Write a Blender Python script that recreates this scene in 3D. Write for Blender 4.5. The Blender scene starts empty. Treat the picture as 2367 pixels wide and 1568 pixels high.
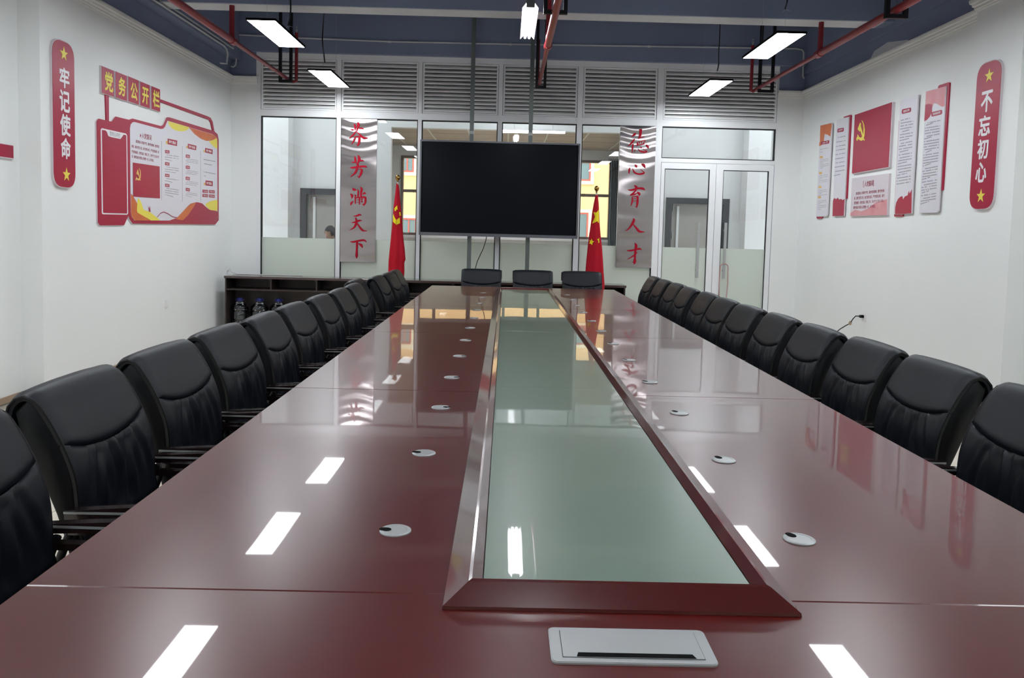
import bpy, math, random
from mathutils import Vector, Matrix
random.seed(4)
S = bpy.context.scene
COL = S.collection

# ------------------------------------------------------------------ camera, world, exposure
FPX, CYP, PITCH, YAW, ROLL, HC = 1811.27, 651.92, .065, .0094, .0252, 1.488
_f = Vector((math.sin(YAW)*math.cos(PITCH), math.cos(YAW)*math.cos(PITCH), -math.sin(PITCH)))
_r0 = Vector((math.cos(YAW), -math.sin(YAW), 0))
_u0 = _r0.cross(_f)
CR = _r0*math.cos(ROLL) + _u0*math.sin(ROLL)
CU = -_r0*math.sin(ROLL) + _u0*math.cos(ROLL)
CF = _f
cam = bpy.data.cameras.new('camera'); cam_o = bpy.data.objects.new('camera', cam); COL.objects.link(cam_o)
M = Matrix((CR, CU, -CF)).transposed().to_4x4(); M.translation = Vector((0, 0, HC))
cam_o.matrix_world = M
cam.sensor_fit = 'HORIZONTAL'; cam.sensor_width = 36; cam.lens = 36*FPX/2367
cam.shift_y = -(784-CYP)/2367; cam.clip_start = .05; cam.clip_end = 200
S.camera = cam_o
S.view_settings.view_transform = 'Standard'; S.view_settings.look = 'None'
S.view_settings.gamma = 1; S.view_settings.use_curve_mapping = False
S.view_settings.exposure = 1.72
S.cycles.max_bounces = 8; S.cycles.diffuse_bounces = 4; S.cycles.glossy_bounces = 4
S.cycles.transparent_max_bounces = 12; S.cycles.sample_clamp_indirect = 6
w = bpy.data.worlds.new('world'); S.world = w; w.use_nodes = True
w.node_tree.nodes['Background'].inputs[0].default_value = (.93, .96, 1.0, 1)
w.node_tree.nodes['Background'].inputs[1].default_value = 1.5
LAMP = 9.5       # strength of the panel lamps
TUBE = 14.0

def at(px, py, X=None, Y=None, Z=None):          # a pixel of the photograph -> a point on a plane of the room
    d = CR*((px-1183.5)/FPX) + CU*((CYP-py)/FPX) + CF
    t = X/d.x if X is not None else Y/d.y if Y is not None else (Z-HC)/d.z
    return Vector((0, 0, HC)) + d*t

# ------------------------------------------------------------------ materials
def lin(c):
    return tuple(((v/255)/12.92 if v/255 <= .04045 else ((v/255+.055)/1.055)**2.4) for v in c) + (1,)
MATS = {}
def mat(name, rgb, rough=.5, metal=0, spec=.5, coat=0, coatr=.03, coatior=1.5, emit=0, noise=None, bump=None, trans=0, alpha=1, mix=None, det=3):
    m = bpy.data.materials.new(name); m.use_nodes = True
    nt = m.node_tree; b = nt.nodes['Principled BSDF']
    c = lin(rgb)
    b.inputs['Base Color'].default_value = c
    b.inputs['Roughness'].default_value = rough; b.inputs['Metallic'].default_value = metal
    b.inputs['Specular IOR Level'].default_value = spec
    b.inputs['Coat Weight'].default_value = coat; b.inputs['Coat IOR'].default_value = coatior; b.inputs['Coat Roughness'].default_value = coatr
    if emit:
        b.inputs['Emission Color'].default_value = c; b.inputs['Emission Strength'].default_value = emit
    if trans: b.inputs['Transmission Weight'].default_value = trans
    tc = nt.nodes.new('ShaderNodeTexCoord')
    if noise:                                     # (scale xyz, amount)
        mp = nt.nodes.new('ShaderNodeMapping'); mp.inputs['Scale'].default_value = noise[0]
        n = nt.nodes.new('ShaderNodeTexNoise'); n.inputs['Scale'].default_value = 1; n.inputs['Detail'].default_value = 6
        r = nt.nodes.new('ShaderNodeMix'); r.data_type = 'RGBA'
        a = noise[1]
        c2 = lin(mix) if mix else tuple(min(1, v*(1+a)) for v in c[:3])+(1,)
        c1 = c if mix else tuple(v*(1-a) for v in c[:3])+(1,)
        r.inputs[6].default_value = c1; r.inputs[7].default_value = c2
        nt.links.new(tc.outputs['Object'], mp.inputs[0]); nt.links.new(mp.outputs[0], n.inputs['Vector'])
        nt.links.new(n.outputs['Fac'], r.inputs[0]); nt.links.new(r.outputs[2], b.inputs['Base Color'])
    if bump:                                      # (scale, strength, distance)
        n = nt.nodes.new('ShaderNodeTexNoise'); n.inputs['Scale'].default_value = bump[0]; n.inputs['Detail'].default_value = det
        bp = nt.nodes.new('ShaderNodeBump'); bp.inputs['Strength'].default_value = bump[1]; bp.inputs['Distance'].default_value = bump[2]
        nt.links.new(tc.outputs['Object'], n.inputs['Vector']); nt.links.new(n.outputs['Fac'], bp.inputs['Height'])
        nt.links.new(bp.outputs[0], b.inputs['Normal'])
        if coat: nt.links.new(bp.outputs[0], b.inputs['Coat Normal'])
    MATS[name] = m
    return m
wall_m = mat('painted_wall', (240, 242, 241), .7, spec=.25, noise=((1.5, 1.5, 1.5), .02))
slate_m = mat('slate_blue_paint', (130, 141, 166), .6, spec=.3, noise=((1.2, 1.2, 1.2), .10), bump=(6, .1, .02))
soffit_m = mat('pale_grey_finish', (214, 218, 222), .8, spec=.2, noise=((2, 2, 2), .08))
cornice_m = mat('cornice_plaster', (226, 227, 224), .6, spec=.3)
tile_m = mat('cream_tile', (222, 212, 196), .25, spec=.5, noise=((3, 3, 3), .05))
grout_m = mat('grout', (150, 142, 130), .8)
skirt_m = mat('beige_skirting', (176, 152, 128), .4, noise=((3, 3, 3), .06))
alu_m = mat('white_aluminium', (238, 240, 242), .5, spec=.25)
louver_m = mat('grey_louver', (244, 245, 243), .4, metal=.1)
dark_m = mat('black_gasket', (14, 15, 18), .6)
wood_m = mat('mahogany_veneer', (86, 13, 9), .28, spec=.5, coat=.7, coatr=.02, coatior=1.27, noise=((2, .7, 2), .22), bump=(1.7, .07, .015), det=1)
wood2_m = mat('mahogany_moulding', (78, 15, 11), .22, spec=.4, coat=.8, coatr=.06, noise=((2, .7, 2), .2))
base_m = mat('mahogany_base', (48, 16, 14), .5, spec=.4)
cglass_m = mat('backed_green_glass', (118, 137, 122), .30, spec=.5, coat=.8, coatr=.015, coatior=1.35, noise=((2.2, 1.1, 2), .05), bump=(1.1, .04, .02))
silver_m = mat('matt_silver', (176, 179, 179), .42, metal=.45)
black_m = mat('black_plastic', (8, 8, 10), .8, spec=.1)
leather_m = mat('black_leather', (10, 16, 25), .48, spec=.36, noise=((5, 5, 5), .12), bump=(160, .12, .002))
leather2_m = mat('black_leather_shell', (7, 9, 13), .5, spec=.3, bump=(160, .1, .002))
chrome_m = mat('chrome', (205, 205, 208), .12, metal=1)
armwood_m = mat('dark_arm_wood', (34, 20, 20), .25, coat=.6)
wenge_m = mat('wenge_board', (52, 42, 38), .45, noise=((1.5, 30, 30), .25))
wenge_top_m = mat('wenge_top', (74, 56, 54), .25, coat=.6, noise=((1.5, 20, 20), .15))
screen_m = mat('dark_screen', (8, 12, 20), .25, spec=.15)
bezel_m = mat('grey_bezel', (112, 115, 122), .35, metal=.6)
galv_m = mat('galvanised_steel', (116, 124, 122), .45, metal=.5, noise=((8, 8, 3), .12))
blacksteel_m = mat('black_steel', (18, 18, 24), .5, metal=.3)
redpipe_m = mat('red_pipe_paint', (140, 34, 42), .35, spec=.5, noise=((10, 3, 10), .15))
conduit_m = mat('white_conduit', (196, 200, 202), .45)
wire_m = mat('black_cable', (16, 18, 26), .5)
whitecord_m = mat('white_cord', (200, 200, 198), .5)
red_m = mat('sign_red', (168, 28, 64), .35, spec=.35, noise=((3, 3, 3), .04))
rededge_m = mat('board_edge', (214, 205, 210), .5)
white_m = mat('print_white', (238, 236, 240), .45)
board_m = mat('board_white', (222, 220, 228), .4)
yellow_m = mat('print_yellow', (238, 222, 88), .45)
gold_m = mat('print_gold', (226, 184, 104), .45)
orange_m = mat('print_orange', (222, 138, 66), .45, noise=((4, 4, 4), .25), mix=(196, 74, 52))
pink_m = mat('print_pink', (224, 178, 182), .45, noise=((6, 6, 6), .3), mix=(214, 120, 128))
wash_m = mat('print_wash', (218, 212, 220), .45, noise=((9, 9, 9), .3), mix=(218, 206, 212))
ink_m = mat('print_ink', (146, 142, 152), .5)
redink_m = mat('print_red_ink', (160, 52, 80), .5)
flag_m = mat('red_flag_cloth', (178, 18, 38), .7, spec=.2)
flagy_m = mat('flag_yellow', (236, 216, 40), .7, spec=.2)
brass_m = mat('brass', (170, 130, 70), .22, metal=1)
outlet_m = mat('outlet_white', (232, 232, 230), .35)
bluecap_m = mat('blue_cap', (44, 56, 140), .35)
tan_m = mat('tan_ceiling_board', (170, 158, 146), .6, noise=((2, 14, 2), .18))
tbar_m = mat('ceiling_grid', (205, 205, 200), .5)
corr_m = mat('corridor_wall', (220, 221, 221), .7, spec=.2)
darkframe_m = mat('dark_door_frame', (44, 47, 53), .4)
panel_m = mat('corridor_door_panel', (158, 153, 148), .5)
facade_m = mat('yellow_facade', (252, 206, 146), .8)
facadel_m = mat('pale_facade_trim', (252, 236, 196), .8)
teal_m = mat('far_window_glass', (120, 142, 142), .25)
redtrim_m = mat('red_window_trim', (206, 104, 88), .6)
curtain_m = mat('grey_blue_curtain', (104, 116, 122), .7)
muntin_m = mat('brown_muntin', (108, 96, 90), .5)
skin_m = mat('skin', (168, 128, 108), .55)
hair_m = mat('dark_hair', (26, 24, 26), .6, noise=((40, 40, 8), .3))
shirt_m = mat('grey_shirt', (110, 116, 130), .8)
pants_m = mat('dark_trousers', (40, 42, 52), .8)
lockred_m = mat('pinkish_cable_sheath', (190, 150, 148), .35)
refl_m = mat('lamp_reflector', (240, 240, 240), .3)
lamp_m = mat('lamp_diffuser', (245, 251, 255), .5, emit=LAMP)
tube_m = mat('lit_tube', (250, 252, 255), .5, emit=TUBE)
def steel():
    m = bpy.data.materials.new('brushed_stainless'); m.use_nodes = True; nt = m.node_tree; b = nt.nodes['Principled BSDF']
    b.inputs['Base Color'].default_value = lin((176, 168, 168)); b.inputs['Metallic'].default_value = 1
    b.inputs['Roughness'].default_value = .17
    tc = nt.nodes.new('ShaderNodeTexCoord'); mp = nt.nodes.new('ShaderNodeMapping'); mp.inputs['Scale'].default_value = (.7, 1, 2.2)
    n = nt.nodes.new('ShaderNodeTexNoise'); n.inputs['Scale'].default_value = 1.6; n.inputs['Detail'].default_value = 1
    bp = nt.nodes.new('ShaderNodeBump'); bp.inputs['Strength'].default_value = .35; bp.inputs['Distance'].default_value = .06
    nt.links.new(tc.outputs['Object'], mp.inputs[0]); nt.links.new(mp.outputs[0], n.inputs['Vector'])
    nt.links.new(n.outputs['Fac'], bp.inputs['Height']); nt.links.new(bp.outputs[0], b.inputs['Normal'])
    return m
steel_m = steel()
def thin(name, tint, gloss, opac=0, film=None):
    m = bpy.data.materials.new(name); m.use_nodes = True; nt = m.node_tree; nt.nodes.clear()
    out = nt.nodes.new('ShaderNodeOutputMaterial'); tr = nt.nodes.new('ShaderNodeBsdfTransparent'); tr.inputs[0].default_value = lin(tint)
    gl = nt.nodes.new('ShaderNodeBsdfGlossy'); gl.inputs['Roughness'].default_value = .01; gl.inputs[0].default_value = (1, 1, 1, 1)
    fr = nt.nodes.new('ShaderNodeFresnel'); fr.inputs['IOR'].default_value = gloss
    base = tr
    if film:
        df = nt.nodes.new('ShaderNodeBsdfDiffuse'); df.inputs[0].default_value = lin(film)
        tl = nt.nodes.new('ShaderNodeBsdfTranslucent'); tl.inputs[0].default_value = lin(film)
        a = nt.nodes.new('ShaderNodeMixShader'); a.inputs[0].default_value = .45
        nt.links.new(df.outputs[0], a.inputs[1]); nt.links.new(tl.outputs[0], a.inputs[2])
        c = nt.nodes.new('ShaderNodeMixShader'); c.inputs[0].default_value = opac
        nt.links.new(tr.outputs[0], c.inputs[1]); nt.links.new(a.outputs[0], c.inputs[2]); base = c
    mx = nt.nodes.new('ShaderNodeMixShader')
    nt.links.new(fr.outputs[0], mx.inputs[0]); nt.links.new(base.outputs[0], mx.inputs[1]); nt.links.new(gl.outputs[0], mx.inputs[2])
    nt.links.new(mx.outputs[0], out.inputs[0]); return m
pane_m = thin('clear_pane', (238, 240, 240), 1.5)
film_m = thin('frosted_film', (225, 232, 224), 1.4, .9, (234, 241, 234))
pet_m = thin('clear_pet', (218, 224, 232), 1.8)

# ------------------------------------------------------------------ mesh helpers
class MB:
    def __init__(s): s.v = []; s.f = []; s.sm = False
    def add(s, vs, fs):
        n = len(s.v); s.v += [tuple(x) for x in vs]; s.f += [[i+n for i in f] for f in fs]; return s
    def box(s, x0, x1, y0, y1, z0, z1):
        v = [(x, y, z) for z in (z0, z1) for y in (y0, y1) for x in (x0, x1)]
        return s.add(v, [(0, 2, 3, 1), (4, 5, 7, 6), (0, 1, 5, 4), (2, 6, 7, 3), (0, 4, 6, 2), (1, 3, 7, 5)])
    def cbox(s, x0, x1, y0, y1, z0, z1, c):       # box with chamfered top edges
        r = [[(x0, y0), (x1, y0), (x1, y1), (x0, y1)], [(x0+c, y0+c), (x1-c, y0+c), (x1-c, y1-c), (x0+c, y1-c)]]
        v = [(a, b, z0) for a, b in r[0]] + [(a, b, z1-c) for a, b in r[0]] + [(a, b, z1) for a, b in r[1]]
        f = [(3, 2, 1, 0), (8, 9, 10, 11)]
        for k in range(4):
            j = (k+1) % 4; f += [(k, j, 4+j, 4+k), (4+k, 4+j, 8+j, 8+k)]
        return s.add(v, f)
    def prism(s, pts, n):                          # polygon of 3-D points, extruded by vector n
        n = Vector(n); a = [Vector(p) for p in pts]; k = len(a)
        return s.add(a+[p+n for p in a], [list(range(k))[::-1], [k+i for i in range(k)]] + [(i, (i+1) % k, k+(i+1) % k, k+i) for i in range(k)])
    def tube(s, path, r, seg=10, caps=True):
        p = [Vector(q) for q in path]; rr = r if isinstance(r, (list, tuple)) else [r]*len(p)
        vs = []; fs = []; up = None
        for i, q in enumerate(p):
            t = (p[min(i+1, len(p)-1)]-p[max(i-1, 0)]).normalized()
            if up is None: up = Vector((0, 0, 1)) if abs(t.z) < .9 else Vector((1, 0, 0))
            a = t.cross(up)
            if a.length < 1e-4: a = t.cross(Vector((0, 1, 0)))
            a.normalize(); b = a.cross(t).normalized(); up = b
            for k in range(seg):
                th = 2*math.pi*k/seg; vs.append(q+(a*math.cos(th)+b*math.sin(th))*rr[i])
        for i in range(len(p)-1):
            for k in range(seg):
                j = (k+1) % seg; fs.append((i*seg+k, i*seg+j, (i+1)*seg+j, (i+1)*seg+k))
        if caps: fs += [list(range(seg))[::-1], [len(vs)-seg+k for k in range(seg)]]
        s.sm = True
        return s.add(vs, fs)
    def lathe(s, c, prof, seg=20):                 # prof: (r, z) from bottom to top about a vertical axis
        c = Vector(c); vs = []; fs = []
        for r, z in prof:
            for k in range(seg):
                th = 2*math.pi*k/seg; vs.append((c.x+r*math.cos(th), c.y+r*math.sin(th), c.z+z))
        for i in range(len(prof)-1):
            for k in range(seg):
                j = (k+1) % seg; fs.append((i*seg+k, i*seg+j, (i+1)*seg+j, (i+1)*seg+k))
        fs += [list(range(seg))[::-1], [len(vs)-seg+k for k in range(seg)]]
        s.sm = True
        return s.add(vs, fs)
    def grid(s, rows):
        n = len(rows); m = len(rows[0]); vs = [p for r in rows for p in r]
        return s.add(vs, [(i*m+j, i*m+j+1, (i+1)*m+j+1, (i+1)*m+j) for i in range(n-1) for j in range(m-1)])
    def build(s, name, m, parent=None, smooth=None, **kw):
        me = bpy.data.meshes.new(name); off = ROOT.get(parent.name, Vector()) if parent else Vector((0, 0, 0))
        me.from_pydata([tuple(Vector(v)-off) for v in s.v], [], s.f); me.materials.append(m)
        if s.sm if smooth is None else smooth:
            for p in me.polygons: p.use_smooth = len(p.vertices) < 8
            me.set_sharp_from_angle(angle=math.radians(50))
        me.validate()
        o = bpy.data.objects.new(name, me); COL.objects.link(o)
        if parent: o.parent = parent; ROOT[o.name] = off
        else: ROOT[o.name] = Vector((0, 0, 0))
        for k, v in kw.items(): o[k] = v
        return o
ROOT = {}
def thing(name, label, cat, loc, group=None, kind=None):
    o = bpy.data.objects.new(name, None); COL.objects.link(o); o.location = loc; o.empty_display_size = .1
    ROOT[o.name] = Vector(loc)
    if label: o['label'] = label
    if cat: o['category'] = cat
    if group: o['group'] = group
    if kind: o['kind'] = kind
    return o
def dup(root, loc, rz, label, group=None):
    r = root.copy(); COL.objects.link(r); r.location = loc; r.rotation_euler = (0, 0, rz); r['label'] = label
    if group: r['group'] = group
    for ch in list(root.children):
        c = ch.copy(); COL.objects.link(c); c.parent = r
        for g in ch.children:
            d = g.copy(); COL.objects.link(d); d.parent = c
    return r
def B(*a): return MB().box(*a)
def rnd(pts, r, n=5):                              # round every corner of a 2-D or 3-D polygon
    P = [Vector(p) for p in pts]; out = []; k = len(P)
    for i in range(k):
        a, b, c = P[i-1], P[i], P[(i+1) % k]
        rr = min(r, (a-b).length*.45, (c-b).length*.45)
        p0 = b+(a-b).normalized()*rr; p1 = b+(c-b).normalized()*rr
        for j in range(n+1):
            t = j/n; out.append(p0*(1-t)**2+b*2*t*(1-t)+p1*t*t)
    return out
class Plane:                                       # a vertical plane of the room, with its inward normal
    def __init__(s, X=None, Y=None, n=(0, 0, 0)):
        s.k = dict(X=X) if X is not None else dict(Y=Y); s.n = Vector(n); s.u = Vector((0, 0, 1)).cross(s.n)
    def p(s, px, py): return at(px, py, **s.k)
    def pts(s, L, zo=None):
        if zo: L = [(zo[0]+x/zo[2], zo[1]+y/zo[2]) for x, y in L]
        return [s.p(*q) for q in L]
    def poly(s, name, L, m, parent, h0, h1, zo=None, r=0, **kw):
        P = s.pts(L, zo)
        if r: P = rnd(P, r)
        return MB().prism([q+s.n*h0 for q in P], s.n*(h1-h0)).build(name, m, parent, smooth=False, **kw)
def text_mesh(body, bold=.0, spacing=1.0):
    c = bpy.data.curves.new('t', 'FONT'); c.body = body; c.offset = bold; c.space_character = spacing
    c.resolution_u = 3
    o = bpy.data.objects.new('t', c); COL.objects.link(o)
    dg = bpy.context.evaluated_depsgraph_get(); me = bpy.data.meshes.new_from_object(o.evaluated_get(dg))
    vs = [Vector(v.co) for v in me.vertices]; fs = [list(p.vertices) for p in me.polygons]
    bpy.data.objects.remove(o); bpy.data.curves.remove(c); bpy.data.meshes.remove(me)
    return vs, fs
def text(body, pl, box, m, parent, h, name='lettering', bold=.02, zo=None, into=None, spacing=1.0):
    """fit text into the pixel box (xl, xr, yt, yb) taken on plane pl"""
    xl, xr, yt, yb = box
    if zo: xl, xr = zo[0]+xl/zo[2], zo[0]+xr/zo[2]; yt, yb = zo[1]+yt/zo[2], zo[1]+yb/zo[2]
    xc, yc = (xl+xr)/2, (yt+yb)/2
    U = (pl.p(xr, yc)-pl.p(xl, yc)).dot(pl.u); H = pl.p(xc, yt).z-pl.p(xc, yb).z; c = pl.p(xc, yc)
    v0, f0 = text_mesh(body, 0, spacing); vs = []; fs = []
    ks = [(0, 0)] if bold < .004 else [(bold*math.cos(a), bold*math.sin(a)) for a in [math.pi*(q+.5)/(2 if bold < .018 else 4) for q in range(4 if bold < .018 else 8)]]
    for dx, dy in ks:
        k_ = len(vs); vs += [v+Vector((dx, dy, (len(vs)//max(1, len(v0)))*.0004)) for v in v0]; fs += [[i+k_ for i in f] for f in f0]
    x0, x1 = min(v.x for v in vs), max(v.x for v in vs); y0, y1 = min(v.y for v in vs), max(v.y for v in vs)
    P = [c+pl.u*(((v.x-x0)/(x1-x0)-.5)*abs(U))+Vector((0, 0, ((v.y-y0)/(y1-y0)-.5)*H))+pl.n*(h+v.z*.3) for v in vs]
    if into is not None: into.add(P, fs); return
    return MB().add(P, fs).build(name, m, parent, smooth=False)
def star(c, r, a0=90):
    return [(c[0]+(r if i % 2 == 0 else r*.40)*math.cos(math.radians(a0+36*i)), c[1]+(r if i % 2 == 0 else r*.40)*math.sin(math.radians(a0+36*i))) for i in range(10)]
def star_on(pl, px, py, r, parent, h, m=None):
    c = pl.p(px, py); return MB().prism([c+pl.u*x+Vector((0, 0, y))+pl.n*h for x, y in star((0, 0), r)], pl.n*.002).build('star', m or yellow_m, parent)
SICK = [(.60, .98), (.76, .92), (.92, .74), (.99, .5), (.95, .22), (.86, .10), (.98, .02), (.92, -.04), (.80, .03), (.62, -.03), (.42, -.01), (.24, .07), (.10, -.04), (.0, .02), (.03, .12), (.14, .20), (.12, .28), (.22, .26), (.30, .17), (.46, .12), (.62, .15), (.66, .2), (.48, .46), (.36, .40), (.30, .50), (.22, .46), (.16, .56), (.36, .78), (.44, .86), (.56, .80), (.52, .70), (.60, .58), (.78, .26), (.82, .40), (.84, .58), (.78, .78)]
def emblem(pl, box, parent, h, m, zo):
    xl, xr, yt, yb = box
    return pl.poly('hammer_and_sickle', [(xl+(xr-xl)*x, yb-(yb-yt)*y) for x, y in SICK], m, parent, h, h+.002, zo)
def brush(pl, strokes, zo, parent, h, m):
    b = MB()
    for st in strokes:
        P = []; 
        pts = [(Vector((x, y)), wd) for x, y, wd in st]
        Q = []
        for i in range(len(pts)-1):                # smooth the stroke
            for j in range(4):
                t = j/4; p0 = pts[max(i-1, 0)]; p1 = pts[i]; p2 = pts[i+1]; p3 = pts[min(i+2, len(pts)-1)]
                cr = lambda a, b_, c, d: .5*((2*b_)+(c-a)*t+(2*a-5*b_+4*c-d)*t*t+(3*b_-a-3*c+d)*t**3)
                Q.append((cr(p0[0], p1[0], p2[0], p3[0]), max(2, cr(p0[1], p1[1], p2[1], p3[1]))))
        Q.append(pts[-1])
        L = []; R = []
        for i, (q, wd) in enumerate(Q):
            t = (Q[min(i+1, len(Q)-1)][0]-Q[max(i-1, 0)][0]).normalized(); n = Vector((-t.y, t.x))
            L.append(q+n*wd*.5); R.append(q-n*wd*.5)
        n0 = len(L)
        V = [pl.p(zo[0]+q.x/zo[2], zo[1]+q.y/zo[2])+pl.n*h for q in L+R]
        b.add(V, [(i, i+1, n0+i+1, n0+i) for i in range(n0-1)])
        h += .0003
    return b.build('character', m, parent, smooth=False)

WL, WR, D, ZC, CEIL, YB = -3.87, 4.13, 11.1, 3.43, 4.42, -5.2
T = .828
# ================================================================== SETTING
# floor of cream tiles
fl = thing('floor', None, None, (0, 0, 0), kind='structure')
B(WL-.2, WR+.2, YB-.2, 26, -.2, -.012).build('subfloor', grout_m, fl)
TS = .8
t0 = None
ny = int((D-YB)/TS)+1
for i in range(10):
    for j in range(ny):
        x0 = WL+i*TS; y0 = YB+j*TS
        if t0 is None:
            t0 = MB().cbox(.0015, TS-.0015, .0015, TS-.0015, -.012, 0, .001).build('tile', tile_m, fl); o = t0
        else:
            o = bpy.data.objects.new('tile', t0.data); COL.objects.link(o); o.parent = fl
        o.location = (x0, y0, 0)
MB().box(WL-.2, WR+.2, D+.3, 21, -.012, 0).build('corridor_paving', tile_m, fl)

def cornice(path, inward, name, parent):           # profile swept along a horizontal path
    prof = [(0, -.0), (.012, .0), (.018, .02), (.030, .026), (.034, .05), (.052, .058), (.058, .085), (.078, .092), (.085, .115), (.085, .135), (0, .135)]
    prof = [(a*.6, b*.78) for a, b in prof]
    P = [Vector(p) for p in path]; rows = []
    for i, p in enumerate(P):
        dirs = []
        if i: dirs.append((P[i]-P[i-1]).normalized())
        if i < len(P)-1: dirs.append((P[i+1]-P[i]).normalized())
        ns = [Vector((0, 0, 1)).cross(d)*inward for d in dirs]
        n = ns[0] if len(ns) == 1 else (ns[0]+ns[1])/(1+ns[0].dot(ns[1]))
        rows.append([p+n*a+Vector((0, 0, b)) for a, b in prof])
    b = MB(); m = len(prof)
    b.add([q for r in rows for q in r], [(i*m+j, i*m+(j+1) % m, (i+1)*m+(j+1) % m, (i+1)*m+j) for i in range(len(P)-1) for j in range(m)] + [list(range(m)), [(len(P)-1)*m+k for k in range(m)][::-1]])
    return b.build(name, cornice_m, parent)
SX0, SX1 = -3.52, 3.77                              # stubs end / partition begins
PLY0, PLY1 = 6.50, 6.99                             # left pillar
PRY0, PRY1 = 6.32, 6.97
wl = thing('wall_left', None, None, (WL, 0, 0), kind='structure')
B(WL-.25, WL, PLY1-.2, D+.25, 0, ZC).build('wall_face', wall_m, wl)
B(WL-.25, WL+.05, PLY0, PLY1, 0, CEIL+.1).build('pillar', wall_m, wl)
B(WL-.40, WL-.13, YB, PLY0+.02, 0, CEIL+.1).build('wall_recess', wall_m, wl)
B(WL-.25, WL-.002, PLY1, D+.25, ZC, CEIL+.1).build('painted_band', slate_m, wl)
B(WL-.02, WL+.14, PLY1, D+.1, HC+2.27, CEIL+.1).build('side_beam', slate_m, wl)
wr = thing('wall_right', None, None, (WR, 0, 0), kind='structure')
B(WR, WR+.25, PRY1-.2, D+.25, 0, ZC).build('wall_face', wall_m, wr)
B(WR-.05, WR+.25, PRY0, PRY1, 0, CEIL+.1).build('pillar', wall_m, wr)
B(WR+.16, WR+.42, YB, PRY0+.02, 0, CEIL+.1).build('wall_recess', wall_m, wr)
B(WR+.002, WR+.25, PRY1, D+.25, ZC, CEIL+.1).build('painted_band', slate_m, wr)
B(WR-.03, WR+.02, PRY1, D+.1, HC+2.27, CEIL+.1).build('side_beam', slate_m, wr)
B(WR-.051, WR+.2, PRY0-.001, PRY1+.001, ZC+.14, CEIL).build('pillar_paint', slate_m, wr)
# shallow pilasters near the back corners, seen as faint vertical edges
wb = thing('wall_back', None, None, (0, D, 0), kind='structure')
B(WL, SX0, D-.02, D+.2, 0, ZC).build('wall_stub', wall_m, wb)
B(SX1, WR, D-.02, D+.2, 0, ZC).build('wall_stub', wall_m, wb)
B(WL, SX0, D-.018, D+.2, ZC, 3.88).build('painted_stub', slate_m, wb)
B(SX1, WR, D-.018, D+.2, ZC, 3.90).build('painted_stub', slate_m, wb)
B(WL, WR, D-.10, D+.25, 3.875, CEIL+.1).build('back_beam', slate_m, wb)
wf = thing('wall_front', None, None, (0, YB, 0), kind='structure')
B(WL-.4, WR+.4, YB-.2, YB, 0, CEIL+.1).build('wall_face', wall_m, wf)
c = thing('ceiling', None, None, (0, 3, CEIL), kind='structure')
B(WL-.4, WR+.4, YB-.2, D+.25, CEIL, CEIL+.2).build('slab', slate_m, c)
for yb in (8.5, 4.6, .7, -3.2):
    B(WL, WR, yb, yb+.28, HC+2.335, CEIL+.01).build('cross_beam', slate_m, c)
    B(WL+.14, WR-.14, yb+.01, yb+.27, HC+2.327, HC+2.3351).build('beam_soffit', soffit_m, c)  # thin strip under the beam, coloured paler than its slate sides
t = thing('trim_1', None, None, (WL, 9, ZC), kind='structure')
cornice([(WL, PLY1, ZC), (WL, D-.02, ZC), (SX0+.02, D-.02, ZC)], -1, 'cornice', t)
t = thing('trim_2', None, None, (WR, 9, ZC), kind='structure')
cornice([(SX1-.02, D-.02, ZC), (WR, D-.02, ZC), (WR, PRY1, ZC)], -1, 'cornice', t)
cornice([(WR-.0, PRY1, ZC+.075), (WR-.05, PRY1, ZC+.075), (WR-.05, PRY0, ZC+.075), (WR+.16, PRY0, ZC+.075), (WR+.16, YB+.1, ZC+.075)], -1, 'cornice', t)
t = thing('baseboard_left', None, None, (WL, 3, 0), kind='structure')
B(WL, WL+.012, PLY1, D-.02, 0, .052).build('skirting', skirt_m, t)
B(WL-.13, WL-.118, YB, PLY0, 0, .052).build('skirting', skirt_m, t)
B(WL, WL+.062, PLY0-.012, PLY1+.012, 0, .052).build('skirting', skirt_m, t)
t = thing('baseboard_right', None, None, (WR, 3, 0), kind='structure')
B(WR-.012, WR, PRY1, D-.02, 0, .052).build('skirting', skirt_m, t)
B(WR+.148, WR+.16, YB, PRY0, 0, .052).build('skirting', skirt_m, t)
B(WR-.062, WR, PRY0-.012, PRY1+.012, 0, .052).build('skirting', skirt_m, t)
# bare patch left on the painted band of the right wall
PR = Plane(X=WR, n=(-1, 0, 0)); PLs = Plane(X=WL, n=(1, 0, 0)); PB = Plane(Y=D, n=(0, -1, 0))
PR.poly('bare_patch', [(2003, 154), (2022, 118), (2052, 98), (2100, 92), (2088, 112), (2062, 132), (2030, 146)], soffit_m, wr, .0, .004)

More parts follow.
